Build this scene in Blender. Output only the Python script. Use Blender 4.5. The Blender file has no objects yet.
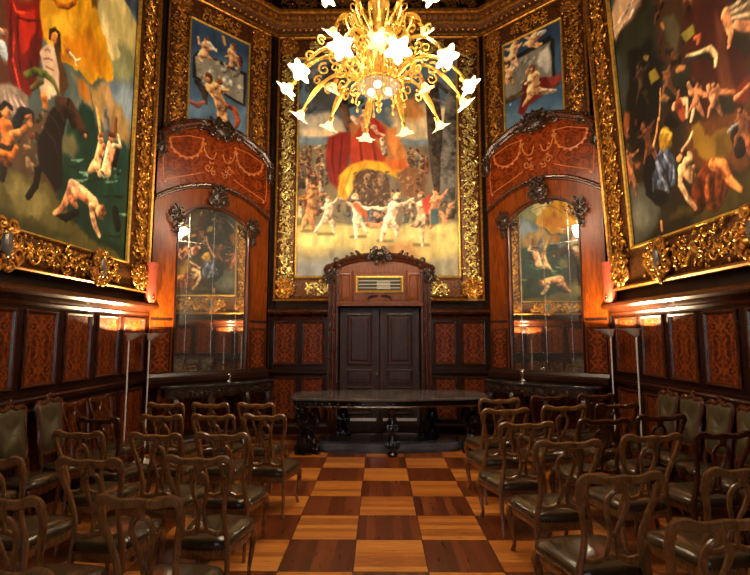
import bpy, math, random
import numpy as np
from math import sin, cos, pi, radians, atan, hypot, sqrt
from mathutils import Matrix, Vector

sc = bpy.context.scene
COL = sc.collection
W, D, CH = 3.6, 9.0, 1.78           # half width, back wall distance, camera height
CX = 2.05                           # half width of the back wall
F, TH, YAW = 480.0, atan(48.5 / 480), atan(4 / 480)

# ------------------------------------------------------------------ camera
cam = bpy.data.cameras.new('camera')
cam.sensor_width = 36.0
cam.lens = 36.0 * F / 750
cam.clip_start = 0.05
co = bpy.data.objects.new('camera', cam)
COL.objects.link(co)
co.location = (0, 0, CH)
co.rotation_euler = (pi / 2 + TH, 0, YAW)
sc.camera = co
sc.view_settings.view_transform = 'Standard'
sc.view_settings.look = 'None'
sc.view_settings.gamma = 1
sc.view_settings.exposure = 0.0
sc.view_settings.use_curve_mapping = False

# ------------------------------------------------------------------ materials
def s2l(c):
    c = c / 255.0
    return c / 12.92 if c <= 0.04045 else ((c + 0.055) / 1.055) ** 2.4
def rgb(r, g, b): return (s2l(r), s2l(g), s2l(b), 1)

class NT:
    def __init__(s, name):
        s.m = bpy.data.materials.new(name); s.m.use_nodes = True
        s.t = s.m.node_tree; s.n = s.t.nodes; s.l = s.t.links
        s.b = s.n['Principled BSDF']
    def add(s, typ, **kw):
        n = s.n.new(typ)
        for k, v in kw.items():
            if k.startswith('i_'):
                n.inputs[k[2:].replace('_', ' ')].default_value = v
            else: setattr(n, k, v)
        return n
    def link(s, a, b): s.l.new(a, b)
    def ramp(s, fac, stops):
        r = s.n.new('ShaderNodeValToRGB'); e = r.color_ramp.elements
        while len(e) < len(stops): e.new(0.5)
        for i, (p, c) in enumerate(stops): e[i].position = p; e[i].color = c
        s.link(fac, r.inputs[0]); return r.outputs[0]
    def math(s, op, a, b=None):
        m = s.n.new('ShaderNodeMath'); m.operation = op
        for i, x in enumerate((a, b)):
            if x is None: continue
            if isinstance(x, (int, float)): m.inputs[i].default_value = x
            else: s.link(x, m.inputs[i])
        return m.outputs[0]
    def set(s, **kw):
        for k, v in kw.items(): s.b.inputs[k.replace('_', ' ')].default_value = v
    def bump(s, h, strength=0.2, dist=0.01):
        b = s.n.new('ShaderNodeBump'); b.inputs['Strength'].default_value = strength
        b.inputs['Distance'].default_value = dist
        s.link(h, b.inputs['Height']); s.link(b.outputs[0], s.b.inputs['Normal'])

def wood(name, c0, c1, rough=0.35, scale=(6, 6, 1.2), coat=0.2, detail=5, noise=3.0, bump=0.06, spec=0.5):
    n = NT(name)
    tc = n.add('ShaderNodeTexCoord')
    mp = n.add('ShaderNodeMapping'); mp.inputs['Scale'].default_value = scale
    n.link(tc.outputs['Object'], mp.inputs[0])
    nz = n.add('ShaderNodeTexNoise', i_Scale=noise, i_Detail=detail, i_Roughness=0.6, i_Distortion=1.5)
    n.link(mp.outputs[0], nz.inputs[0])
    col = n.ramp(nz.outputs['Fac'], [(0.3, rgb(*c0)), (0.7, rgb(*c1))])
    n.link(col, n.b.inputs['Base Color'])
    n.set(Roughness=rough, Coat_Weight=coat, Coat_Roughness=0.2)
    n.b.inputs['Specular IOR Level'].default_value = spec
    n.bump(nz.outputs['Fac'], bump)
    return n.m

def plain(name, c, rough=0.5, metal=0.0, var=0.0, scale=20, coat=0.0, bump=0.0, spec=0.5):
    n = NT(name)
    tc = n.add('ShaderNodeTexCoord')
    nz = n.add('ShaderNodeTexNoise', i_Scale=scale, i_Detail=4)
    n.link(tc.outputs['Object'], nz.inputs[0])
    lo = tuple(max(0, x * (1 - var)) for x in c); hi = tuple(min(255, x * (1 + var)) for x in c)
    n.link(n.ramp(nz.outputs['Fac'], [(0.3, rgb(*lo)), (0.7, rgb(*hi))]), n.b.inputs['Base Color'])
    n.set(Roughness=rough, Metallic=metal, Coat_Weight=coat)
    n.b.inputs['Specular IOR Level'].default_value = spec
    if bump: n.bump(nz.outputs['Fac'], bump)
    return n.m

def emit(name, c, strength, nosample=False):
    n = NT(name)
    n.set(Base_Color=rgb(*c), Emission_Color=rgb(*c), Emission_Strength=strength, Roughness=0.4)
    if nosample:
        n.m.cycles.emission_sampling = 'NONE'
    return n.m

def marquetry(name, c0, c1, c2, scale=9.0, rough=0.25):
    n = NT(name)
    tc = n.add('ShaderNodeTexCoord'); sp = n.add('ShaderNodeSeparateXYZ')
    n.link(tc.outputs['Object'], sp.inputs[0])
    ax = n.math('ABSOLUTE', sp.outputs[0])
    az = n.math('ABSOLUTE', n.math('SUBTRACT', n.math('FRACT', n.math('MULTIPLY', sp.outputs[2], 2.2)), 0.5))
    cb = n.add('ShaderNodeCombineXYZ')
    n.link(ax, cb.inputs[0]); n.link(n.math('MULTIPLY', az, 0.45), cb.inputs[2])
    nz = n.add('ShaderNodeTexNoise', i_Scale=scale, i_Detail=3, i_Distortion=2.2)
    n.link(cb.outputs[0], nz.inputs[0])
    nz2 = n.add('ShaderNodeTexNoise', i_Scale=30, i_Detail=5, i_Roughness=0.7)
    n.link(tc.outputs['Object'], nz2.inputs[0])
    band = n.math('ABSOLUTE', n.math('SUBTRACT', nz.outputs['Fac'], 0.5))
    fac = n.math('ADD', n.math('MULTIPLY', band, 5.0), n.math('MULTIPLY', n.math('SUBTRACT', nz2.outputs['Fac'], 0.5), 1.1))
    n.link(n.ramp(fac, [(0.02, rgb(*c2)), (0.22, rgb(*c1)), (0.62, rgb(*c0))]), n.b.inputs['Base Color'])
    n.set(Roughness=rough, Coat_Weight=0.04, Coat_Roughness=0.15)
    n.b.inputs['Specular IOR Level'].default_value = .3
    return n.m

def parquet():
    n = NT('parquet')
    tc = n.add('ShaderNodeTexCoord'); sp = n.add('ShaderNodeSeparateXYZ')
    n.link(tc.outputs['Object'], sp.inputs[0])
    T = 0.575
    u = n.math('DIVIDE', n.math('ADD', sp.outputs[0], 0.2 + 40 * T), T)
    v = n.math('DIVIDE', n.math('ADD', sp.outputs[1], -3.84 + 40 * T), T)
    iu, iv = n.math('FLOOR', u), n.math('FLOOR', v)
    fu, fv = n.math('FRACT', u), n.math('FRACT', v)
    par = n.math('MODULO', n.math('ADD', iu, iv), 2.0)      # 0 light, 1 dark
    # strip coordinate: light cells run along x, dark along y
    mx = n.add('ShaderNodeMix', data_type='FLOAT'); n.link(par, mx.inputs[0]); n.link(fv, mx.inputs[2]); n.link(fu, mx.inputs[3])
    my = n.add('ShaderNodeMix', data_type='FLOAT'); n.link(par, my.inputs[0]); n.link(fu, my.inputs[2]); n.link(fv, my.inputs[3])
    across, along = mx.outputs[0], my.outputs[0]
    strip = n.math('FLOOR', n.math('MULTIPLY', across, 7.0))
    cb = n.add('ShaderNodeCombineXYZ'); n.link(iu, cb.inputs[0]); n.link(iv, cb.inputs[1]); n.link(strip, cb.inputs[2])
    wn = n.add('ShaderNodeTexWhiteNoise', noise_dimensions='3D'); n.link(cb.outputs[0], wn.inputs[0])
    g = n.add('ShaderNodeCombineXYZ')
    n.link(n.math('ADD', n.math('MULTIPLY', across, 9.0), n.math('MULTIPLY', wn.outputs[0], 50)), g.inputs[0])
    n.link(n.math('ADD', along, n.math('MULTIPLY', iu, 3.3)), g.inputs[1]); n.link(iv, g.inputs[2])
    nz = n.add('ShaderNodeTexNoise', i_Scale=2.2, i_Detail=5, i_Roughness=0.65, i_Distortion=0.6); n.link(g.outputs[0], nz.inputs[0])
    fac = n.math('ADD', n.math('MULTIPLY', wn.outputs[0], 0.4), n.math('MULTIPLY', nz.outputs['Fac'], 0.8))
    lt = n.ramp(fac, [(0.3, rgb(140, 74, 26)), (0.62, rgb(188, 112, 42)), (0.9, rgb(214, 146, 66))])
    dk = n.ramp(fac, [(0.3, rgb(66, 28, 11)), (0.62, rgb(104, 48, 19)), (0.92, rgb(140, 72, 28))])
    mc = n.add('ShaderNodeMix', data_type='RGBA'); n.link(par, mc.inputs[0]); n.link(lt, mc.inputs[6]); n.link(dk, mc.inputs[7])
    # seams
    e = n.math('MINIMUM', n.math('MINIMUM', fu, n.math('SUBTRACT', 1.0, fu)), n.math('MINIMUM', fv, n.math('SUBTRACT', 1.0, fv)))
    sm = n.math('LESS_THAN', e, 0.007)
    ms = n.add('ShaderNodeMix', data_type='RGBA'); n.link(sm, ms.inputs[0]); n.link(mc.outputs[2], ms.inputs[6]); ms.inputs[7].default_value = rgb(50, 22, 9)
    n.link(ms.outputs[2], n.b.inputs['Base Color'])
    n.link(n.math('ADD', 0.2, n.math('MULTIPLY', nz.outputs['Fac'], 0.22)), n.b.inputs['Roughness'])
    n.set(Coat_Weight=0.15, Coat_Roughness=0.25)
    return n.m

def canvas_mat():
    n = NT('painted_canvas')
    at = n.add('ShaderNodeAttribute', attribute_name='paint')
    tc = n.add('ShaderNodeTexCoord')
    mp = n.add('ShaderNodeMapping'); mp.inputs['Rotation'].default_value = (0, 0.6, 0); mp.inputs['Scale'].default_value = (7, 7, 26)
    n.link(tc.outputs['Object'], mp.inputs[0])
    nz = n.add('ShaderNodeTexNoise', i_Scale=1.6, i_Detail=5, i_Roughness=0.7, i_Distortion=1.2); n.link(mp.outputs[0], nz.inputs[0])
    hs = n.add('ShaderNodeHueSaturation')
    n.link(at.outputs['Color'], hs.inputs['Color'])
    n.link(n.math('ADD', 0.72, n.math('MULTIPLY', nz.outputs['Fac'], 0.56)), hs.inputs['Value'])
    n.link(hs.outputs[0], n.b.inputs['Base Color'])
    n.set(Roughness=0.5)
    n.b.inputs['Specular IOR Level'].default_value = 0.25
    n.bump(nz.outputs['Fac'], 0.12)
    return n.m

def marble_mat(name='black_marble', cs=((34, 31, 31), (62, 57, 55), (120, 112, 106)), rough=.12):
    n = NT(name)
    tc = n.add('ShaderNodeTexCoord')
    nz = n.add('ShaderNodeTexNoise', i_Scale=3.0, i_Detail=8, i_Roughness=0.7, i_Distortion=2.0); n.link(tc.outputs['Object'], nz.inputs[0])
    n.link(n.ramp(nz.outputs['Fac'], [(0.35, rgb(*cs[0])), (0.58, rgb(*cs[1])), (0.72, rgb(*cs[2]))]), n.b.inputs['Base Color'])
    n.set(Roughness=rough)
    return n.m

def bowl_mat():
    n = NT('lit_bowl'); n.set(Base_Color=rgb(150, 130, 100), Emission_Color=rgb(255, 222, 168), Emission_Strength=.22, Roughness=.25, Alpha=.62)
    n.m.cycles.emission_sampling = 'NONE'; return n.m
def shade_mat():
    n = NT('lit_flower_glass'); n.set(Base_Color=rgb(190, 172, 138), Emission_Color=rgb(255, 220, 150), Emission_Strength=.8, Roughness=.3)
    n.m.cycles.emission_sampling = 'NONE'; return n.m
M = dict(
    mahog=wood('dark_mahogany', (24, 9, 5), (50, 21, 10), 0.3, coat=0.08, spec=.4),
    mahog2=wood('red_mahogany', (44, 19, 8), (84, 38, 15), 0.27, coat=0.4),
    niche=wood('polished_walnut', (82, 33, 5), (136, 62, 12), 0.26, scale=(5, 5, 0.8), coat=0.05, spec=.25),
    arch=marquetry('arch_veneer', (88, 32, 9), (118, 46, 13), (136, 58, 18), 4.0, 0.25),
    panel=marquetry('marquetry_veneer', (46, 18, 8), (94, 39, 14), (142, 68, 25), 5.5, .32),
    inlay=plain('inlay_wood', (178, 96, 36), 0.35, var=0.15),
    carved=wood('carved_ebony', (30, 18, 11), (62, 38, 22), 0.33, coat=0.2),
    doorw=wood('old_dark_oak', (36, 24, 21), (74, 49, 42), 0.34, coat=0.03, spec=.3),
    overd=wood('overdoor_walnut', (92, 44, 16), (136, 72, 28), 0.32, coat=0.05, spec=.35),
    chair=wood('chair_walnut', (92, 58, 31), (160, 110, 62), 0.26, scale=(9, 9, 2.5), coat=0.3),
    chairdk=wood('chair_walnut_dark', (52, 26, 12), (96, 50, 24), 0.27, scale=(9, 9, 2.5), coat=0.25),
    leather=plain('dark_leather', (64, 51, 33), 0.22, var=0.25, scale=9, coat=0.12, bump=0.08),
    olive=plain('olive_upholstery', (66, 56, 30), 0.5, var=0.2, scale=14, bump=0.06),
    nail=plain('brass_nail', (150, 120, 80), 0.3, 1.0),
    gold=plain('gilt', (202, 138, 58), 0.33, 0.85, var=0.35, scale=16),
    goldp=plain('pale_gilt', (222, 182, 112), 0.32, 0.8, var=0.3, scale=16),
    goldb=plain('gilt_bright', (238, 182, 82), 0.32, 0.65, var=0.15, scale=20),
    goldd=plain('aged_gilt', (172, 118, 50), 0.36, 0.8, var=0.3, scale=24),
    bole=plain('dark_bole', (70, 40, 16), 0.42, 0.4, var=0.75, scale=34, bump=0.5),
    dark=plain('dark_wall', (30, 15, 8), 0.6, var=0.3, scale=6, spec=.15),
    ceil=plain('ceiling_wood', (46, 26, 14), 0.45, var=0.35, scale=8),
    plaster=plain('warm_plaster', (150, 120, 90), 0.8, var=0.1),
    marble=marble_mat(), tmarble=marble_mat('veined_marble', ((62, 58, 57), (104, 97, 94), (170, 160, 152)), .16),
    black=plain('black_lacquer', (16, 15, 16), 0.15, var=0.3, coat=0.4),
    plinth=plain('polished_slate', (82, 88, 100), 0.16, var=0.2, scale=5),
    pewter=plain('pewter', (104, 100, 96), 0.3, 0.6),
    steel=plain('brushed_steel', (232, 228, 220), 0.35, 0.25, var=0.05),
    silver=plain('silver', (210, 205, 195), 0.2, 1.0),
    copper=plain('pink_copper', (150, 66, 46), 0.45, 0.2, var=0.08),
    brass=plain('brass_plate', (200, 165, 100), 0.3, 0.8),
    vent=plain('vent_shadow', (40, 38, 34), 0.5),
    slat=plain('vent_slat', (170, 165, 150), 0.4),
    bulb=emit('lit_bulb', (255, 232, 190), 14.0, True), shade=shade_mat(),
    bowl=bowl_mat(),
    spot=emit('lit_halogen', (255, 214, 150), 12.0, True),
    floor=parquet(), canvas=canvas_mat(),
)
_m = NT('mirror_glass'); _m.set(Base_Color=(0.72, 0.74, 0.72, 1), Metallic=.965, Roughness=0.03); M['mirror'] = _m.m
_m = NT('window_glass'); _m.set(Base_Color=(1, 1, 1, 1), Roughness=0.0, Transmission_Weight=1.0, IOR=1.05); M['glass'] = _m.m

# ------------------------------------------------------------------ mesh builder
class MB:
    def __init__(s, m=None): s.v = []; s.f = []; s.m = m
    def addv(s, pts):
        k = len(s.v)
        if s.m is None: s.v += [tuple(p) for p in pts]
        else: s.v += [tuple(s.m @ Vector(p)) for p in pts]
        return k
    def box(s, x0, x1, y0, y1, z0, z1):
        k = s.addv([(x, y, z) for z in (z0, z1) for y in (y0, y1) for x in (x0, x1)])
        s.f += [tuple(k + i for i in q) for q in ((0, 2, 3, 1), (4, 5, 7, 6), (0, 1, 5, 4), (2, 6, 7, 3), (0, 4, 6, 2), (1, 3, 7, 5))]
    def tube(s, pts, r, n=8, up=(0, 0, 1), asp=1.0):
        P = [Vector(p) for p in pts]; L = len(P)
        R = list(r) if hasattr(r, '__len__') else [r] * L
        U = Vector(up); k0 = len(s.v); prev = None
        ring = []
        for i in range(L):
            t = (P[min(i + 1, L - 1)] - P[max(i - 1, 0)])
            if t.length < 1e-9: t = Vector((0, 0, 1))
            t.normalize()
            b = t.cross(U)
            if b.length < 1e-4: b = t.cross(Vector((1, 0, 0))) if abs(t.x) < .9 else t.cross(Vector((0, 1, 0)))
            b.normalize()
            if prev is not None and b.dot(prev) < 0: b = -b
            prev = b
            nn = b.cross(t)
            rx, ry = (R[i] if hasattr(R[i], '__len__') else (R[i], R[i] * asp))
            ring += [P[i] + b * rx * cos(2 * pi * j / n) + nn * ry * sin(2 * pi * j / n) for j in range(n)]
        k = s.addv(ring)
        for i in range(L - 1):
            for j in range(n):
                a = k + i * n + j; b2 = k + i * n + (j + 1) % n
                s.f.append((a, b2, b2 + n, a + n))
        s.f.append(tuple(k + j for j in range(n))[::-1]); s.f.append(tuple(k + (L - 1) * n + j for j in range(n)))
    def lathe(s, prof, n=24, c=(0, 0, 0), a0=0, a1=2 * pi, petal=None):
        full = abs(a1 - a0 - 2 * pi) < 1e-6
        na = n if full else n + 1
        pts = []
        for i, (r, z) in enumerate(prof):
            for j in range(na):
                a = a0 + (a1 - a0) * j / n
                q = r * (petal(a, i / (len(prof) - 1)) if petal else 1)
                pts.append((c[0] + q * cos(a), c[1] + q * sin(a), c[2] + z))
        k = s.addv(pts)
        for i in range(len(prof) - 1):
            for j in range(n):
                j2 = (j + 1) % na
                s.f.append((k + i * na + j, k + i * na + j2, k + (i + 1) * na + j2, k + (i + 1) * na + j))
        if full:
            if prof[0][0] > 1e-6: s.f.append(tuple(k + j for j in range(na))[::-1])
            if prof[-1][0] > 1e-6: s.f.append(tuple(k + (len(prof) - 1) * na + j for j in range(na)))
    def ell(s, c, r, rot=None, nu=8, nv=5):
        pts = []
        for i in range(nv + 1):
            ph = -pi / 2 + pi * i / nv
            for j in range(nu):
                a = 2 * pi * j / nu
                p = Vector((r[0] * cos(ph) * cos(a), r[1] * cos(ph) * sin(a), r[2] * sin(ph)))
                if rot is not None: p = rot @ p
                pts.append(p + Vector(c))
        k = s.addv(pts)
        for i in range(nv):
            for j in range(nu):
                j2 = (j + 1) % nu
                s.f.append((k + i * nu + j, k + i * nu + j2, k + (i + 1) * nu + j2, k + (i + 1) * nu + j))
    def prism(s, poly, y0, y1):
        """polygon in x,z extruded along y"""
        n = len(poly)
        k = s.addv([(x, y0, z) for x, z in poly] + [(x, y1, z) for x, z in poly])
        s.f.append(tuple(range(k, k + n))); s.f.append(tuple(range(k + 2 * n - 1, k + n - 1, -1)))
        for i in range(n):
            j = (i + 1) % n
            s.f.append((k + j, k + i, k + n + i, k + n + j))
    def slab(s, poly, z0, z1):
        """polygon in x,y extruded along z"""
        n = len(poly)
        k = s.addv([(x, y, z0) for x, y in poly] + [(x, y, z1) for x, y in poly])
        s.f.append(tuple(range(k + n - 1, k - 1, -1))); s.f.append(tuple(range(k + n, k + 2 * n)))
        for i in range(n):
            j = (i + 1) % n
            s.f.append((k + i, k + j, k + n + j, k + n + i))
    def loft(s, rings, closed=True, caps=True):
        n = len(rings[0]); k = s.addv([p for r in rings for p in r])
        m = n if closed else n - 1
        for i in range(len(rings) - 1):
            for j in range(m):
                j2 = (j + 1) % n
                s.f.append((k + i * n + j, k + i * n + j2, k + (i + 1) * n + j2, k + (i + 1) * n + j))
        if caps:
            s.f.append(tuple(k + j for j in range(n))[::-1]); s.f.append(tuple(k + (len(rings) - 1) * n + j for j in range(n)))
    def build(s, name, mat, parent=None, smooth=True, ang=40, bevel=0.0):
        me = bpy.data.meshes.new(name); me.from_pydata(s.v, [], s.f); me.update()
        me.materials.append(mat)
        if smooth:
            me.polygons.foreach_set('use_smooth', [True] * len(me.polygons))
            me.set_sharp_from_angle(angle=radians(ang))
        o = bpy.data.objects.new(name, me); COL.objects.link(o)
        if parent: o.parent = parent
        if bevel:
            b = o.modifiers.new('bevel', 'BEVEL'); b.width = bevel; b.segments = 2; b.limit_method = 'ANGLE'
        return o

def thing(name, label, cat, loc=(0, 0, 0), rz=0, group=None):
    o = bpy.data.objects.new(name, None); COL.objects.link(o); o.location = loc; o.rotation_euler = (0, 0, rz)
    o['label'] = label; o['category'] = cat
    if group: o['group'] = group
    o.empty_display_size = 0.1
    return o
def struct(o, label=None):
    o['kind'] = 'structure'
    if label: o['label'] = label
    return o
def sroot(name, loc=(0, 0, 0), rz=0):
    o = bpy.data.objects.new(name, None); COL.objects.link(o); o.location = loc; o.rotation_euler = (0, 0, rz); o['kind'] = 'structure'; return o
def dup(root, loc, rz, label=None, group=None):
    r = root.copy(); COL.objects.link(r); r.location = loc; r.rotation_euler = (0, 0, rz)
    if label: r['label'] = label
    if group: r['group'] = group
    for ch in list(root.children):
        c = ch.copy(); COL.objects.link(c); c.parent = r
        for g in ch.children:
            d = g.copy(); COL.objects.link(d); d.parent = c
    return r
def place(o, src_loc): o.location = src_loc; return o

def smooth_path(pts, n=6):
    """Catmull-Rom"""
    P = [Vector(p) for p in pts]; out = []
    for i in range(len(P) - 1):
        a = P[max(i - 1, 0)]; b = P[i]; c = P[i + 1]; d = P[min(i + 2, len(P) - 1)]
        for j in range(n):
            t = j / n
            out.append(0.5 * ((2 * b) + (c - a) * t + (2 * a - 5 * b + 4 * c - d) * t * t + (3 * b - a - 3 * c + d) * t ** 3))
    out.append(P[-1]); return out
def lerp_list(vals, n):
    out = []
    for i in range(len(vals) - 1):
        for j in range(n):
            t = j / n
            a, b = vals[i], vals[i + 1]
            out.append(tuple(x + (y - x) * t for x, y in zip(a, b)) if hasattr(a, '__len__') else a + (b - a) * t)
    out.append(vals[-1]); return out

# ---- carved ornament generators, drawn in the local x,z plane and standing off towards -y
def spiral(mb, cx, cz, r, turns, a0, hand, y, tr, n=18, nn=5):
    pts = []
    for i in range(n + 1):
        t = i / n
        a = a0 + hand * turns * 2 * pi * t
        q = r * (1 - 0.85 * t)
        pts.append((cx + q * cos(a), y - 0.6 * tr * t, cz + q * sin(a)))
    mb.tube(pts, [tr * (1 - 0.55 * i / n) for i in range(n + 1)], nn, up=(0, 1, 0))
def leaf(mb, x, z, ang, L, wd, y, th=None):
    rot = Matrix.Rotation(-ang, 3, 'Y')
    th = th or wd * 0.7
    mb.ell((x + cos(ang) * L * .5, y, z + sin(ang) * L * .5), (L * .5, th, wd), rot, 6, 4)
def orn_band(mb, x0, z0, x1, z1, wd, y, rnd, unit=None, tr=0.016, dens=30):
    L = hypot(x1 - x0, z1 - z0); unit = unit or wd * 0.75
    n = max(1, int(round(L / unit))); ang = math.atan2(z1 - z0, x1 - x0)
    dx, dz = cos(ang), sin(ang); nx, nz = -dz, dx
    K = n * 6
    mb.tube([(x0 + dx * L * i / K + nx * wd * .2 * sin(pi * i / 6), y + .004, z0 + dz * L * i / K + nz * wd * .2 * sin(pi * i / 6)) for i in range(K + 1)], tr * .8, 5, up=(0, 1, 0))
    for i in range(n):
        s_ = 1 if i % 2 == 0 else -1
        t = (i + 0.5) / n * L
        o = s_ * wd * rnd.uniform(.08, .2)
        cx, cz = x0 + dx * t + nx * o, z0 + dz * t + nz * o
        r = unit * rnd.uniform(.3, .42)
        spiral(mb, cx, cz, r, 1.2, ang + (pi if s_ > 0 else 0) + rnd.uniform(-.5, .5), s_, y, tr * rnd.uniform(.7, 1.1))
        spiral(mb, cx - nx * o * 2.6 + dx * unit * .2, cz - nz * o * 2.6 + dz * unit * .2, r * .55, 1.1, rnd.uniform(0, 6), -s_, y, tr * .7, 12, 4)
        for k in range(dens):
            a_, b_ = rnd.uniform(-.5, .5) * unit, rnd.gauss(0, .22) * wd
            if abs(b_) > wd * .48: continue
            px, pz = x0 + dx * (t + a_) + nx * b_, z0 + dz * (t + a_) + nz * b_
            leaf(mb, px, pz, rnd.uniform(0, 2 * pi), unit * rnd.uniform(.12, .3), unit * rnd.uniform(.05, .11), y + rnd.uniform(-.008, .012))
def carved_cluster(mb, cx, cz, rx, rz, y, seed, n=26, depth=0.06):
    rnd = random.Random(seed); m = min(rx, rz)
    mb.ell((cx, y, cz), (rx * .62, depth * .7, rz * .66), None, 14, 8)
    for sx in (-1, 1):
        for (fx, fz, q, a0) in ((.52, .3, .36, pi / 2), (.6, -.3, .34, -pi / 2), (.25, .66, .26, 0), (.28, -.68, .24, pi)):
            spiral(mb, cx + sx * rx * fx, cz + rz * fz, m * q, 1.3, a0 if sx > 0 else pi - a0, sx, y - depth * .5, m * .1, 16, 6)
    for k in range(n):
        a = 2 * pi * k / n + rnd.uniform(-.15, .15); q = rnd.uniform(.25, .8)
        x, z = cx + rx * q * cos(a), cz + rz * q * sin(a)
        leaf(mb, x, z, math.atan2(rz * sin(a), rx * cos(a)) + rnd.choice((-1, 1)) * rnd.uniform(.5, 1.2), m * rnd.uniform(.3, .5), m * rnd.uniform(.09, .15), y - depth * rnd.uniform(.2, .8), depth * .35)
    for k in range(6):
        mb.ell((cx + rnd.uniform(-.3, .3) * rx, y - depth * .8, cz + rnd.uniform(-.4, .4) * rz), (m * .13, depth * .4, m * .13), None, 8, 5)

# ------------------------------------------------------------------ pixel -> surface
def ray(px, py):
    x = (px - 375) / F; v = (py - 287.5) / F
    Y = cos(TH) + v * sin(TH); Z = sin(TH) - v * cos(TH)
    c, s = cos(YAW), sin(YAW)
    return Vector((x * c - Y * s, x * s + Y * c, Z))
def frame_matrix(loc, rz, lean=0.0, hinge=2.4):
    return Matrix.Translation(loc) @ Matrix.Rotation(rz, 4, 'Z') @ Matrix.Translation((0, 0, hinge)) @ Matrix.Rotation(lean, 4, 'X') @ Matrix.Translation((0, 0, -hinge))
def local_of(px, py, mi):
    """local (x,z) where the sight line meets the plane y=0 of a frame (inverse matrix mi)"""
    o = mi @ Vector((0, 0, CH)); d = mi.to_3x3() @ ray(px, py)
    k = -o.y / d.y
    return o.x + d.x * k, o.z + d.z * k
# ------------------------------------------------------------------ painter: colour patches on a fine canvas mesh
def hash2(ix, iy, seed):
    h = (ix * 374761393 + iy * 668265263 + seed * 974634777) & 0xffffffff
    h = ((h ^ (h >> 13)) * 1274126177) & 0xffffffff
    return ((h ^ (h >> 16)) & 0xffff) / 65535.0
def vnoise(x, y, seed=0):
    ix = np.floor(x).astype(np.int64); iy = np.floor(y).astype(np.int64)
    fx = x - ix; fy = y - iy
    fx = fx * fx * (3 - 2 * fx); fy = fy * fy * (3 - 2 * fy)
    a = hash2(ix, iy, seed); b = hash2(ix + 1, iy, seed); c = hash2(ix, iy + 1, seed); d = hash2(ix + 1, iy + 1, seed)
    return (a * (1 - fx) + b * fx) * (1 - fy) + (c * (1 - fx) + d * fx) * fy
def fbm(x, y, seed=0, o=4):
    r = 0; am = .5
    for i in range(o):
        r = r + am * vnoise(x * 2 ** i, y * 2 ** i, seed + i * 17); am *= .5
    return r / (1 - .5 ** o)

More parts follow.
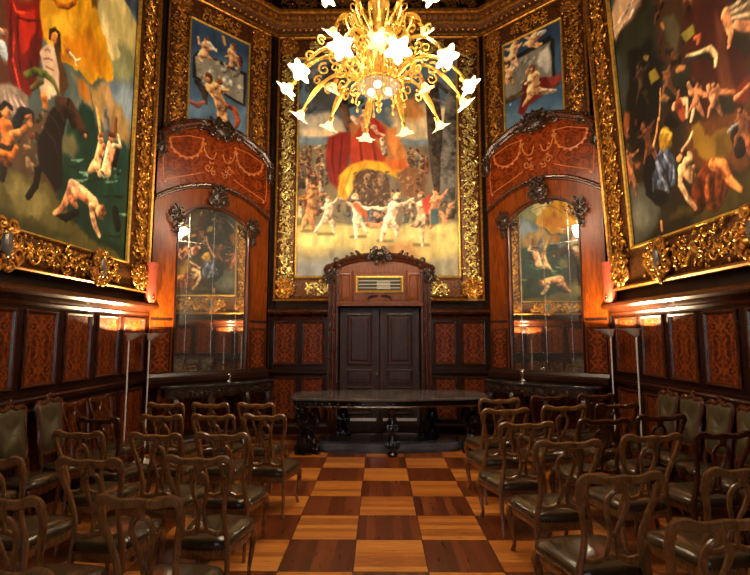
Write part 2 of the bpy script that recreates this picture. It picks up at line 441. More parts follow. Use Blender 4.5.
class Painting:
    def __init__(s, x0, x1, z0, z1, res, mw, seed=1, wg=1.0):
        s.mi, s.seed, s.wg = mw.inverted(), seed, wg
        s.nx = int((x1 - x0) / res) + 2; s.nz = int((z1 - z0) / res) + 2
        s.X, s.Z = np.meshgrid(np.linspace(x0, x1, s.nx), np.linspace(z0, z1, s.nz))
        s.C = np.zeros(s.X.shape + (3,)); s.k = 0
        s.res = res
        s.N1 = fbm(s.X * 3, s.Z * 3, seed) - .5; s.N2 = fbm(s.X * 3 + 50, s.Z * 3 + 9, seed + 5) - .5
        s.M1 = fbm(s.X * 14, s.Z * 14, seed + 9) - .5; s.M2 = fbm(s.X * 14 + 31, s.Z * 14, seed + 13) - .5
    def uv(s, p): return local_of(p[0], p[1], s.mi)
    def scale(s, p):
        a = s.uv(p); b = s.uv((p[0], p[1] - 1)); return abs(b[1] - a[1])
    def warp(s, w):
        return s.X + w * (2.2 * s.N1 + .7 * s.M1), s.Z + w * (2.2 * s.N2 + .7 * s.M2)
    def mix(s, mask, col, var=.2, shade=None):
        s.k += 1
        n = fbm(s.X * 9 + s.k * 3.1, s.Z * 4 + s.k * 1.7, s.seed + s.k, 3) - .5
        c = np.array(col, float)[None, None, :] * (1 + var * 2 * n[..., None])
        if shade is not None: c = c * shade[..., None]
        s.C = s.C * (1 - mask[..., None]) + np.clip(c, 0, 255) * mask[..., None]
    def fill(s, col, var=.2): s.mix(np.ones_like(s.X), col, var)
    def poly(s, pts, col, f=1.5, w=.05, var=.22, raw=False, op=1.0):
        P = pts if raw else [s.uv(p) for p in pts]
        k = 1 if raw else s.scale(pts[0])
        X, Z = s.warp(w)
        d = np.full(X.shape, 1e9); ins = np.zeros(X.shape, bool)
        n = len(P)
        for i in range(n):
            ax, az = P[i]; bx, bz = P[(i + 1) % n]
            ex, ez = bx - ax, bz - az; L = ex * ex + ez * ez + 1e-12
            t = np.clip(((X - ax) * ex + (Z - az) * ez) / L, 0, 1)
            d = np.minimum(d, (X - ax - t * ex) ** 2 + (Z - az - t * ez) ** 2)
            cond = ((az > Z) != (bz > Z)) & (X < ex * (Z - az) / (ez if abs(ez) > 1e-9 else 1e-9) + ax)
            ins ^= cond
        sd = np.where(ins, np.sqrt(d), -np.sqrt(d))
        s.mix(np.clip(.5 + sd / (2 * f * k + 1e-6), 0, 1) * op, col, var)
    def limb(s, pts, wpx, col, f=.5, w=.012, var=.1, shade=.45, raw=False, light=(-.6, .8)):
        P = pts if raw else [s.uv(p) for p in pts]
        k = 1 if raw else s.scale(pts[0])
        R = [x * k * .5 * s.wg for x in (wpx if hasattr(wpx, '__len__') else [wpx] * len(P))]
        if len(P) == 1: P = [P[0], (P[0][0] + 1e-4, P[0][1])]; R = R * 2
        X, Z = s.warp(w)
        best = np.full(X.shape, -1e9); sh = np.zeros(X.shape)
        for i in range(len(P) - 1):
            ax, az = P[i]; bx, bz = P[i + 1]; ex, ez = bx - ax, bz - az; L = ex * ex + ez * ez + 1e-12
            t = np.clip(((X - ax) * ex + (Z - az) * ez) / L, 0, 1)
            r = R[i] + (R[i + 1] - R[i]) * t
            dx, dz = X - ax - t * ex, Z - az - t * ez
            sd = r - np.sqrt(dx * dx + dz * dz)
            g = (dx * light[0] + dz * light[1]) / (r + 1e-6)
            up = sd > best
            sh = np.where(up, g, sh); best = np.maximum(best, sd)
        m = np.clip(.5 + best / (2 * f * k + 1e-6), 0, 1)
        s.mix(m, col, var, np.clip(1 + shade * sh + (1.3 * s.M1 + .8 * s.N2) * (shade > .15), .35, 1.35))
    def dots(s, box, n, cols, size, seed, asp=1.0):
        """loose dabs of the brush inside a photo-pixel box"""
        rnd = random.Random(seed)
        for i in range(n):
            p = (rnd.uniform(box[0], box[2]), rnd.uniform(box[1], box[3]))
            L = size * rnd.uniform(.5, 1.4); a = rnd.uniform(-.7, .7) + (pi / 2 if rnd.random() < .6 else 0)
            s.limb([p, (p[0] + L * asp * cos(a), p[1] + L * asp * sin(a))], [L, L * .55], rnd.choice(cols), f=.9, w=.035, shade=.3)
    def figure(s, head, neck, hip, knees, feet, hands, col, sc=1.0, hair=(70, 45, 30)):
        t = 6.0 * sc
        mid = (neck[0] * .45 + hip[0] * .55 + .5 * sc, neck[1] * .45 + hip[1] * .55)
        for h in hands[:1]:
            m = ((neck[0] + h[0]) / 2 + .6 * sc, (neck[1] + h[1]) / 2 + 1.2 * sc)
            s.limb([neck, m, h], [t * .55, t * .48, t * .3], tuple(c * .9 for c in col))
        for i in range(len(feet)):
            s.limb([hip, knees[i], feet[i]], [t * 1.05, t * .72, t * .36], tuple(c * (1 - .1 * i) for c in col))
        s.limb([neck, mid, hip], [t * 1.5, t * 1.15, t * 1.4], col)
        s.limb([(neck[0] + 1.2 * sc, neck[1] + 2), (mid[0] + 1.4 * sc, mid[1])], [t * .5, t * .4], tuple(c * .78 for c in col), f=1.2, shade=.1)
        for h in hands[1:]:
            m = ((neck[0] + h[0]) / 2 + .6 * sc, (neck[1] + h[1]) / 2 + 1.2 * sc)
            s.limb([neck, m, h], [t * .6, t * .5, t * .32], col)
        s.limb([head], [t * 1.0], col); s.limb([(head[0] + .5, head[1] - 1.4 * sc)], [t * .85], hair); s.limb([(head[0] - .5 * sc, head[1] + .8 * sc)], [t * .55], tuple(min(255, c * 1.05) for c in col), f=.8)
    def contrast(s, g=1.2, k=1.08):
        s.C = 255 * k * (np.clip(s.C, 0, 255) / 255) ** g
    def crowd(s, box, n, seed):
        """far-off standing figures in muted clothes"""
        rnd = random.Random(seed)
        for i in range(n):
            y = box[1] + (box[3] - box[1]) * i / n; x = rnd.uniform(box[0], box[2]); h = rnd.uniform(7, 11)
            col = rnd.choice([(120, 92, 66), (86, 70, 56), (150, 116, 84), (104, 104, 92), (128, 70, 50), (66, 56, 50), (170, 150, 120)])
            s.limb([(x, y), (x + rnd.uniform(-1, 1), y + h)], [3.4, 4.6], col, f=.8)
            if rnd.random() < .5: s.limb([(x, y + 1), (x + rnd.choice((-4, 4)), y + rnd.uniform(-2, 4))], [1.6, 1.2], (176, 130, 94), f=.6)
            s.limb([(x, y - 2)], 3, (176, 130, 96), f=.6); s.limb([(x, y - 3)], 2.2, (64, 46, 36), f=.6)
    def build(s, name, parent, y=-.02):
        v = np.stack([s.X.ravel(), np.full(s.X.size, y), s.Z.ravel()], 1)
        i = np.arange(s.X.size).reshape(s.X.shape)
        f = np.stack([i[:-1, :-1].ravel(), i[:-1, 1:].ravel(), i[1:, 1:].ravel(), i[1:, :-1].ravel()], 1)
        me = bpy.data.meshes.new(name)
        me.from_pydata(v.tolist(), [], f.tolist()); me.update()
        a = me.color_attributes.new('paint', 'FLOAT_COLOR', 'POINT')
        c = np.clip(s.C, 0, 255) / 255.0
        lin = np.where(c <= .04045, c / 12.92, ((c + .055) / 1.055) ** 2.4)
        a.data.foreach_set('color', np.concatenate([lin.reshape(-1, 3), np.ones((s.X.size, 1))], 1).astype(np.float32).ravel())
        me.materials.append(M['canvas'])
        o = bpy.data.objects.new(name, me); COL.objects.link(o); o.parent = parent
        return o
FL = (226, 172, 128)

# ------------------------------------------------------------------ room shell
DL = (-(W + CX) / 2, D - (W - CX) / 2)          # centre of the left splayed wall
DR = (-DL[0], DL[1])
YC = D - (W - CX)                                # where side walls meet the splayed walls
HC = 9.2
YF, YB = -1.0, -2.55
octo = [(CX, D), (-CX, D), (-W, YC), (-W, YF), (-CX, YB), (CX, YB), (W, YF), (W, YC)]
mb = MB(); mb.slab(octo, -.1, 0)
struct(mb.build('floor', M['floor'], smooth=False), 'checkered oak parquet floor of light and dark squares')
mb = MB(); mb.slab([(x * 1.05, y + (0.2 if y > 3 else -.2)) for x, y in octo], HC, HC + .1)
struct(mb.build('ceiling', M['ceil'], smooth=False), 'dark carved ceiling with gilt ornament')

def wall(name, loc, rz, hl, holes=(), mat='dark'):
    """slab behind the local plane y=0, with rectangular openings (x0,x1,z0,z1)"""
    r = sroot(name, (loc[0], loc[1], 0), rz)
    mb = MB(); xs = -hl - .08
    for (a, b, z0, z1) in sorted(holes):
        mb.box(xs, a, 0, .2, 0, HC)
        if z0 > 0: mb.box(a, b, 0, .2, 0, z0)
        mb.box(a, b, 0, .2, z1, HC); xs = b
    mb.box(xs, hl + .08, 0, .2, 0, HC)
    mb.build('wall_surface', M[mat], r, smooth=False)
    return r
DH = (-.75, .77, 0, 2.33)
wb = wall('wall_back', (0, D), 0, CX, [DH])
LH = (W - CX) / sqrt(2)
wdl = wall('wall_back_left', DL, pi / 4, LH); wdr = wall('wall_back_right', DR, -pi / 4, LH)
SL = (YC - YF) / 2; SY = (YC + YF) / 2
wl = wall('wall_left', (-W, SY), pi / 2, SL); wr = wall('wall_right', (W, SY), -pi / 2, SL)
wall('wall_front_left', (DL[0], YB + (W - CX) / 2), 3 * pi / 4, LH, mat='mahog2'); wall('wall_front_right', (DR[0], YB + (W - CX) / 2), -3 * pi / 4, LH, mat='mahog2')
WH = [(-1.6, -.35, .9, 5.2), (.35, 1.6, .9, 5.2)]  # two unseen windows, assumed behind the camera to let daylight in
wf = wall('wall_front', (0, YB), pi, CX, WH, mat='mahog2')
for i, (a, b, z0, z1) in enumerate(WH):
    w = sroot('window_%d' % (i + 1), (0, YB, 0), pi)
    mb = MB()
    for q in ((a, a + .07, z0, z1), (b - .07, b, z0, z1), (a, b, z0, z0 + .07), (a, b, z1 - .07, z1), ((a + b) / 2 - .03, (a + b) / 2 + .03, z0, z1), (a, b, 3.4, 3.46)):
        mb.box(q[0], q[1], .05, .12, q[2], q[3])
    mb.build('window_frame', M['mahog'], w, smooth=False)
    mb = MB(); mb.box(a + .05, b - .05, .08, .09, z0 + .05, z1 - .05); mb.build('window_glass', M['glass'], w, smooth=False)

def profile_run(mb, x0, x1, prof):
    mb.loft([[(x, y, z) for y, z in prof] for x in (x0, x1)])
_pc = {}
def panel_unit(root, xa, xb, za, zb, mat='panel'):
    """one veneered panel with its moulding, sunk in the wainscot"""
    w, h = round(xb - xa, 3), round(zb - za, 3)
    key = (w, h, mat)
    if key not in _pc:
        mb = MB(); mb.box(-w / 2 + .03, w / 2 - .03, -.036, -.02, -h / 2 + .03, h / 2 - .03)
        o1 = mb.build('panel', M[mat], None, smooth=False)
        mb = MB()
        rings = []
        for d, y in ((0, -.02), (0, -.05), (.012, -.062), (.03, -.058), (.045, -.03)):
            rings.append([(-w / 2 + d, y, -h / 2 + d), (w / 2 - d, y, -h / 2 + d), (w / 2 - d, y, h / 2 - d), (-w / 2 + d, y, h / 2 - d)])
        mb.loft(rings, caps=False)
        o2 = mb.build('panel_moulding', M['mahog2'], o1, smooth=False)
        _pc[key] = (o1, o2); a, b = o1, o2
    else:
        a = _pc[key][0].copy(); b = _pc[key][1].copy(); COL.objects.link(a); COL.objects.link(b); b.parent = a
    a.parent = root; a.location = ((xa + xb) / 2, 0, (za + zb) / 2)
LEDGE = [(0, 2.09), (-.045, 2.09), (-.06, 2.12), (-.05, 2.14), (-.1, 2.17), (-.15, 2.19), (-.17, 2.22), (-.17, 2.25), (-.13, 2.28), (0, 2.29)]
RAIL = [(0, 1.07), (-.045, 1.07), (-.075, 1.1), (-.075, 1.14), (-.05, 1.16), (-.05, 1.19), (0, 1.19)]
BASE = [(0, 0), (-.07, 0), (-.07, .14), (-.05, .18), (0, .19)]
def wainscot(root, spans, panels, ledge=True, zt=2.1):
    mb = MB(); lg = MB(); rl = MB(); bs = MB()
    for x0, x1 in spans:
        mb.box(x0, x1, -.025, .001, 0, zt + .02)
        if ledge: profile_run(lg, x0, x1, LEDGE)
        profile_run(rl, x0, x1, RAIL); profile_run(bs, x0, x1, BASE)
    mb.build('wainscot', M['mahog'], root, smooth=False)
    if ledge: lg.build('dado_ledge', M['mahog2'], root, ang=25)
    rl.build('dado_rail', M['mahog'], root, ang=25); bs.build('plinth_board', M['mahog'], root, ang=25)
    for xa, xb in panels:
        if zt > 2: panel_unit(root, xa, xb, 1.25, 2.05)
        panel_unit(root, xa, xb, .26, 1.03)
wainscot(wb, [(-CX, -.95), (.95, CX)], [(-1.97, -1.53), (-1.43, -1.02), (1.02, 1.43), (1.53, 1.97)])
pl = []
y = 7.35
pl = [(6.68, 7.27)] + [(4.81 + .625 * k - .01, 4.81 + .625 * k + .5) for k in range(-8, 3)]
wainscot(wl, [(-SL, SL)], [(a - SY, b - SY) for a, b in pl])
wainscot(wr, [(-SL, SL)], [(SY - b, SY - a) for a, b in pl])
for w in (wdl, wdr):
    wainscot(w, [(-LH, LH)], [(-.95, -.35), (-.28, .28), (.35, .95)], ledge=False, zt=1.05)
# corner pilasters
for w, x in ((wb, -CX + .03), (wb, CX - .03), (wdl, -LH + .01), (wdl, LH - .02), (wdr, -LH + .02), (wdr, LH - .01)):
    mb = MB(); mb.box(x - .05, x + .05, -.05, 0, 1.1, 7.7); mb.build('corner_pilaster', M['dark'], w, smooth=False, bevel=.01)

# cornice all round, mitred at the corners, with gilt runs
def octo_ring(d, z):
    """octagon pushed inwards by d"""
    out = []; n = len(octo)
    for i in range(n):
        p0, p1, p2 = Vector(octo[i - 1]), Vector(octo[i]), Vector(octo[(i + 1) % n])
        e1 = (p1 - p0).normalized(); e2 = (p2 - p1).normalized()
        n1 = Vector((-e1.y, e1.x)); n2 = Vector((-e2.y, e2.x))
        b = (n1 + n2); b = b / b.dot(n1)
        q = p1 + b * d; out.append((q.x, q.y, z))
    return out
cr = sroot('trim_1')
def cornice(name, prof, mat):
    mb = MB(); mb.loft([octo_ring(d, z) for d, z in prof], caps=False); return mb.build(name, M[mat], cr, ang=30)
cornice('cornice_body', [(0, 7.66), (.08, 7.66), (.1, 7.7), (.12, 7.78), (.2, 7.84), (.22, 7.9), (.26, 7.95), (.34, 7.98), (.36, 8.06), (.3, 8.1), (0, 8.1)], 'bole')
cornice('gilt_bead', [(.08, 7.65), (.12, 7.655), (.125, 7.69), (.09, 7.7)], 'gold')
cornice('gilt_bead', [(.2, 7.835), (.235, 7.84), (.24, 7.87), (.2, 7.88)], 'gold')
cornice('gilt_bead', [(.33, 7.97), (.375, 7.98), (.375, 8.03), (.34, 8.04)], 'gold')
rnd = random.Random(5)
for (loc, rz, hl) in (((0, D), 0, CX), (DL, pi / 4, LH), (DR, -pi / 4, LH), ((-W, SY), pi / 2, SL), ((W, SY), -pi / 2, SL)):
    mat = Matrix.Translation((loc[0], loc[1], 0)) @ Matrix.Rotation(rz, 4, 'Z')
    dent = MB(mat); frz = MB(mat)
    n = int(2 * (hl - .12) / .11)
    for i in range(n):
        x = -hl + .13 + (2 * hl - .26) * (i + .5) / n
        dent.box(x - .03, x + .03, -.285, -.2, 7.895, 7.955)
        dent.ell((x, -.15, 7.765), (.03, .02, .035), None, 6, 4)
    orn_band(frz, -hl + .1, 8.5, hl - .1, 8.5, .6, -.02, rnd, .34, .024)
    dent.build('dentils', M['gold'], cr); frz.build('frieze_scrollwork', M['goldd'], cr)

# ------------------------------------------------------------------ gilt frames
def gilt_frame(root, x0, x1, z0, z1, bl, br, bb, bt, seed, depth=1.0, unit=None, tr=.017, mats=('gold', 'goldb')):
    rnd = random.Random(seed)
    def ring(d, y):
        return [(x0 - bl * d, y * depth, z0 - bb * d), (x1 + br * d, y * depth, z0 - bb * d), (x1 + br * d, y * depth, z1 + bt * d), (x0 - bl * d, y * depth, z1 + bt * d)]
    mb = MB()
    prof = [(-.03, -.03), (0, -.035), (.06, -.05), (.12, -.04), (.3, -.065), (.55, -.08), (.8, -.07), (.9, -.05), (.92, -.09), (1, -.1), (1, -.001)]
    mb.loft([ring(d, y) for d, y in prof], caps=False)
    fr = mb.build('frame', M['bole'], root, ang=15)
    mb = MB(); mb.loft([ring(d, y) for d, y in ((-.03, -.03), (-.02, -.055), (.03, -.065), (.06, -.045))], caps=False)
    mb.build('inner_gilt_lip', M[mats[1]], fr, ang=15)
    mb = MB(); mb.loft([ring(d, y) for d, y in ((.9, -.07), (.92, -.1), (.96, -.115), (1.0, -.105), (1.005, -.06))], caps=False)
    mb.build('outer_gilt_ridge', M['goldd'], fr, ang=15)
    y = -.085 * depth
    xm0, xm1, zm0, zm1 = x0 - bl * .48, x1 + br * .48, z0 - bb * .48, z1 + bt * .48
    for (a, b, c, d, w_) in ((xm0, zm0, xm0, zm1, bl), (xm1, zm0, xm1, zm1, br), (xm0 + bl, zm0, xm1 - br, zm0, bb), (xm0 + bl, zm1, xm1 - br, zm1, bt)):
        mb = MB(); orn_band(mb, a, b, c, d, w_ * .84, y, rnd, unit, tr); mb.build('gilt_scrollwork', M[mats[0]], fr)
    for k, (cx, cz, rx, rz) in enumerate(((xm0, zm0, bl, bb), (xm1, zm0, br, bb), (xm0, zm1, bl, bt), (xm1, zm1, br, bt))):
        mb = MB(); carved_cluster(mb, cx, cz, rx * .46, rz * .46, y, seed * 7 + k, 44, .05 * depth)
        mb.build('corner_ornament', M['goldd'], root)
    return fr
def cartouche(root, cx, cz, r, seed, y=-.1):
    mb = MB(); carved_cluster(mb, cx, cz, r * 1.1, r * 1.2, y, seed, 24, .07)
    c = mb.build('cartouche', M['goldd'], root)
    mb = MB(); mb.ell((cx, y - .06, cz), (r * .3, .03, r * .6), None, 14, 8)
    mb.build('silvered_oval', M['pewter'], c)

# ---- big canvas on the left wall
LW = (-W, 4.0, 0); RZL = pi / 2
t = thing('painting', 'huge gilt-framed painting of a red-robed figure, golden cloud and dark horse, left wall', 'painting', LW, RZL)
P = Painting(-2.83, 2.68, 2.79, 7.13, .015, frame_matrix(LW, RZL), 3, 1.38)
P.fill((92, 104, 100))
P.poly([(-400, 600), (-400, 150), (20, 150), (60, 160), (128, 250), (128, 300)], (92, 82, 48), 6)
P.poly([(60, -120), (180, -120), (160, 30), (135, 140), (118, 132), (104, 90)], (112, 132, 150), 5)
P.poly([(112, -60), (160, -60), (147, 60), (140, 45), (133, 14), (118, 2)], (70, 86, 106), 5)
P.poly([(98, 2), (108, -14), (124, 4), (138, 26), (143, 48), (135, 72), (120, 82), (107, 62), (99, 22)], (206, 192, 132), 3, .12)
P.poly([(108, 50), (124, 46), (138, 66), (130, 86), (116, 84)], (150, 152, 112), 5, .12)
P.poly([(102, 16), (112, 30), (120, 60), (112, 58), (104, 36)], (222, 206, 150), 2, .1)
P.poly([(112, 96), (124, 86), (139, 92), (134, 132), (120, 124)], (150, 166, 178), 4)
P.poly([(32, -70), (100, -60), (98, 14), (105, 36), (111, 60), (112, 77), (104, 80), (96, 74), (86, 80), (76, 70), (64, 64), (50, 48), (38, 30)], (214, 158, 30), 2, .1, .25)
P.poly([(60, 60), (72, 30), (90, 20), (100, 50), (98, 72), (84, 60), (74, 68)], (196, 130, 22), 4, .15)
P.poly([(44, 18), (56, 8), (76, 14), (66, 40), (54, 44)], (228, 176, 52), 4, .12)
P.limb([(52, -2), (56, 5), (66, 7), (73, 2), (74, -4)], 3.4, (150, 84, 26))
P.poly([(88, -20), (98, -20), (97, 10), (91, 8)], (104, 74, 34), 2)
P.poly([(70, 76), (84, 84), (104, 80), (112, 100), (122, 112), (131, 136), (120, 144), (104, 124), (92, 108), (78, 104)], (172, 142, 92), 4, .12)
P.poly([(98, 84), (106, 82), (114, 104), (108, 112)], (196, 160, 110), 3, .1)
P.poly([(78, 80), (84, 84), (88, 100), (82, 104), (76, 92)], (178, 116, 40), 2)
P.poly([(66, 100), (80, 98), (90, 112), (84, 130), (70, 122)], (120, 122, 112), 4)
P.poly([(-300, -120), (6, -120), (8, 30), (6, 90), (-300, 140)], (108, 62, 36), 3)
P.dots((-160, -20, 4, 120), 46, [(150, 96, 58), (70, 42, 28), (176, 130, 86), (120, 50, 30), (90, 88, 74)], 9, 4)
P.poly([(4, -70), (40, -70), (38, 16), (41, 34), (37, 60), (33, 84), (26, 96), (15, 90), (7, 80), (5, 40)], (126, 26, 17), 1.5, .04)
P.poly([(18, 10), (32, 8), (33, 30), (27, 46), (20, 54), (16, 34)], (182, 46, 24), 1.5, .04); P.poly([(32, 34), (40, 40), (37, 66), (28, 92), (24, 70)], (96, 22, 16), 1.5, .04); P.poly([(5, 30), (10, 28), (12, 70), (16, 92), (6, 78)], (112, 24, 16), 1.5, .04)
P.poly([(12, -40), (36, -40), (30, 0), (16, 2)], (118, 80, 34), 3)
for q in ([(9, 4), (8, 40), (14, 80)], [(15, 18), (16, 50), (20, 86)], [(36, 20), (33, 50), (36, 66)], [(30, 40), (28, 60), (32, 76)], [(16, 17), (26, 20), (38, 20)]):
    P.limb(q, [1.5, 2.4, 1.2], (84, 18, 14), shade=.2)
for q in ([(11, 2), (14, 12), (26, 12)], [(12, 30), (11, 60), (18, 90)]):
    P.limb(q, [1.6, 2, 1], (222, 72, 40), shade=.2)
P.limb([(0, 46), (2, 56)], [9, 7], (166, 176, 180)); P.limb([(-1, 32)], 6, (230, 190, 170))
P.poly([(-6, 88), (6, 83), (16, 86), (24, 96), (26, 112), (14, 120), (2, 106)], (158, 138, 122), 2)
for a in (0, 6, 12, 18): P.limb([(2 + a * .5, 88), (6 + a, 110)], [1, 2], (206, 182, 168), shade=.2)
P.poly([(54, 34), (60, 40), (61, 64), (66, 86), (60, 98), (54, 70)], (92, 62, 38), 1)
P.poly([(41, 46), (48, 42), (54, 48), (57, 70), (57, 92), (50, 96), (42, 82), (41, 68), (38, 52)], (228, 196, 168), 1, .03)
for q in ([(42, 59), (47, 58), (51, 60)], [(43, 50), (46, 49), (48, 51)], [(44, 66), (52, 70)]): P.limb(q, 1.2, (150, 100, 74), shade=.1)
P.limb([(52.5, 38)], 6.5, (170, 112, 74)); P.limb([(48, 38), (49, 31), (54, 29), (58, 34), (57, 44)], 3, (64, 42, 22))
P.limb([(24, 75), (34, 71), (44, 74), (52, 82), (56, 92)], [5, 6, 6, 5, 4], (88, 92, 40))
P.limb([(30, 88), (40, 80)], 4, (96, 84, 40))
P.poly([(36, 84), (44, 80), (50, 88), (48, 98), (38, 98)], (222, 192, 156), 1); P.limb([(42, 97), (44, 108)], [7, 6], (196, 124, 62))
P.limb([(66, 50), (69, 55)], [5, 3.4], (170, 100, 60)); P.limb([(69, 54), (75, 61), (79, 59)], [3, 2.4, 1.6], (236, 196, 150)); P.limb([(74, 61), (75, 66)], [2, 1.4], (236, 196, 150))
P.poly([(8, 120), (60, 110), (62, 200), (-20, 200)], (98, 76, 54), 5)
P.dots((14, 104, 42, 170), 34, [(150, 110, 84), (120, 60, 40), (90, 96, 90), (160, 130, 96), (60, 44, 36)], 4, 7)
P.poly([(66, 118), (80, 104), (92, 112), (100, 140), (118, 142), (134, 152), (130, 262), (100, 246), (74, 222), (58, 198), (62, 150)], (34, 64, 52), 3, .1)
P.poly([(62, 134), (72, 132), (78, 146), (72, 158), (60, 150)], (106, 102, 74), 3)
P.poly([(108, 150), (122, 140), (128, 160), (126, 200), (112, 190)], (30, 70, 62), 3)
for k, q in enumerate(((66, 166), (78, 172), (84, 180), (104, 182), (112, 196), (74, 180), (98, 196), (118, 214), (108, 236), (70, 160), (92, 178))):
    P.limb([q, (q[0] + 7, q[1] + 1), (q[0] + 12, q[1] - 1)], [1.4, 2.4, 1], (96, 126, 104) if k % 2 else (22, 44, 38), shade=.3)
P.dots((-200, 120, 0, 300), 60, [(60, 70, 56), (120, 104, 64), (160, 120, 80), (44, 34, 26)], 14, 11)
P.poly([(-400, 300), (-400, 184), (0, 172), (34, 180), (58, 198), (72, 224), (100, 246), (120, 256), (128, 270), (60, 262)], (104, 96, 54), 3, .12)
P.poly([(2, 184), (22, 182), (44, 196), (50, 208), (30, 216), (8, 204)], (148, 136, 84), 4, .12); P.poly([(-20, 206), (30, 218), (70, 236), (40, 240), (-20, 226)], (78, 76, 42), 5, .1)
P.limb([(37, 170), (34, 186), (26, 197)], [6, 6, 5], (30, 22, 18)); P.limb([(3, 160), (0, 178)], [9, 6], (36, 24, 18))
P.poly([(38, 168), (36, 142), (41, 124), (50, 108), (58, 102), (66, 106), (64, 122), (60, 142), (62, 186), (54, 192), (44, 176)], (36, 27, 26), 1.2, .04)
for q in ([(45, 112), (54, 122), (60, 138)], [(42, 128), (52, 140), (58, 160)], [(56, 106), (62, 120)]): P.limb(q, [.8, 1.6, .8], (74, 54, 48), shade=.1)
P.limb([(58, 104), (68, 108), (76, 120), (84, 134)], [12, 14, 12, 8], (66, 44, 34)); P.limb([(64, 110), (72, 124)], [5, 7], (40, 28, 24), f=1); P.limb([(84, 136)], 4, (206, 148, 120)); P.limb([(66, 104), (67, 98)], [2.4, 1], (30, 22, 20))
P.limb([(4, 126), (6, 140), (4, 158)], [13, 12, 14], (196, 116, 56)); P.limb([(4, 113)], 9, (206, 134, 78)); P.limb([(-1, 108), (4, 103), (10, 108)], 4, (34, 26, 22))
P.limb([(14, 124), (20, 112), (28, 114), (30, 122)], [8, 8, 8, 4], (34, 38, 40)); P.limb([(9, 134), (20, 132), (28, 124), (28, 117), (24, 118)], [5, 5.4, 5, 4, 3.4], (214, 146, 86))
P.limb([(-2, 146), (6, 148), (14, 146)], [4, 4, 3], (60, 46, 34)); P.limb([(-2, 154), (10, 156), (14, 148)], 5, (226, 136, 50))
P.limb([(93, 98), (97, 118), (99, 134)], [1.6, 3.4, 3], (190, 156, 84)); P.limb([(86, 80), (92, 110)], [1, 2], (160, 130, 80))
P.limb([(104, 110), (106, 128)], [6, 9], (112, 108, 104))
P.limb([(100, 148), (97, 158), (90, 168), (87, 172)], [8, 7, 6, 3], (206, 156, 110)); P.limb([(100, 147), (97, 156), (95, 166)], [10, 8, 9], (226, 178, 130)); P.limb([(94, 166), (88, 170)], [7, 4], (222, 172, 124)); P.limb([(103, 146), (98, 154)], [4, 4], (180, 122, 80), f=1)
P.limb([(110, 148), (107, 158), (105, 170)], [12, 10, 12], (236, 186, 142)); P.limb([(113, 152), (109, 166)], [5, 5], (190, 132, 92), f=1.2); P.limb([(106, 150), (104, 160)], [4, 3], (246, 204, 164), f=1); P.limb([(104, 170), (98, 174)], [8, 5], (226, 172, 126))
P.limb([(99, 139)], 7, (222, 164, 112)); P.limb([(98, 135), (101, 135)], 3.4, (130, 82, 44)); P.limb([(110, 139)], 7, (198, 134, 90)); P.limb([(108, 134), (113, 135)], 4, (84, 50, 32)); P.limb([(115, 118), (114, 130)], [3, 4.4], (110, 60, 40))
P.limb([(112, 146), (119, 147), (117, 136)], [4, 4, 3], (236, 190, 150)); P.limb([(116, 151), (112, 166)], [5, 5], (40, 38, 34)); P.dots((84, 168, 120, 178), 14, [(96, 130, 110), (150, 164, 140), (40, 70, 60)], 2.4, 61)
P.limb([(114, 212), (116, 226)], [9, 9], (18, 28, 26)); P.limb([(54, 214), (64, 218), (76, 212)], [3, 6, 5], (22, 26, 24))
P.limb([(75, 193), (71, 201), (75, 206)], [7, 6, 4], (190, 124, 84)); P.limb([(70, 190), (65, 200), (61, 208), (53, 213)], [9, 7, 5.4, 3.4], (218, 152, 106)); P.limb([(72, 188), (76, 190)], [13, 12], (230, 166, 124)); P.limb([(76, 190), (84, 195), (92, 204)], [12, 11, 13], (226, 164, 120)); P.limb([(80, 196), (90, 206)], [5, 6], (180, 118, 80), f=1.4); P.limb([(72, 184), (80, 190)], [4, 4], (244, 194, 156), f=1.2)
P.limb([(94, 206), (98, 212)], [8, 10], (206, 144, 102)); P.limb([(99, 213)], 11, (214, 152, 108)); P.limb([(101, 209), (103, 214)], [6, 5], (150, 96, 60), f=1); P.limb([(90, 207), (91, 217), (94, 228), (98, 236)], [7, 6, 5, 3.4], (236, 178, 132))
P.contrast(1.2, 1.06)
P.build('canvas', t)
gilt_frame(t, -2.8, 2.65, 2.82, 7.1, .52, .55, .4, .5, 11, 1.2, .24, .017)
cartouche(t, 1.9, 2.63, .21, 31); cartouche(t, .35, 2.63, .23, 32)

# ---- big canvas on the right wall
RW = (W, 4.0, 0); RZR = -pi / 2
t = thing('painting', 'huge gilt-framed dark painting with a blue-clad figure and battle crowd, right wall', 'painting', RW, RZR)
mw = frame_matrix(RW, RZR, .045); t.location = mw.to_translation(); t.rotation_euler = mw.to_euler()
P = Painting(-2.63, 2.83, 2.98, 7.33, .015, mw, 8, 1.38)
P.fill((52, 42, 30))
P.poly([(600, -60), (664, -60), (640, 4), (626, 28), (612, 46), (604, 20)], (196, 164, 132), 4, .1)
P.poly([(604, -30), (626, -30), (612, 14), (605, 16)], (66, 82, 80), 4)
for q in ([(610, 36), (626, 14), (642, -10)], [(614, 40), (634, 12)]): P.limb(q, [2, 4, 3], (226, 192, 160), shade=.2)
P.poly([(611, 46), (628, 28), (646, 10), (660, -30), (700, -40), (700, 60), (660, 110), (620, 110)], (48, 50, 38), 3, .1)
P.poly([(612, 60), (622, 52), (630, 80), (626, 110), (616, 110)], (70, 76, 74), 4)
P.poly([(632, 52), (648, 38), (664, 60), (662, 110), (650, 150), (636, 160), (628, 120)], (28, 24, 22), 3, .1)
P.poly([(655, -30), (700, -30), (704, 40), (684, 70), (664, 60), (655, 20)], (74, 50, 34), 3, .1)
P.dots((655, -20, 705, 100), 60, [(110, 76, 46), (40, 26, 20), (90, 40, 26), (30, 30, 32), (140, 100, 62)], 4.5, 21)
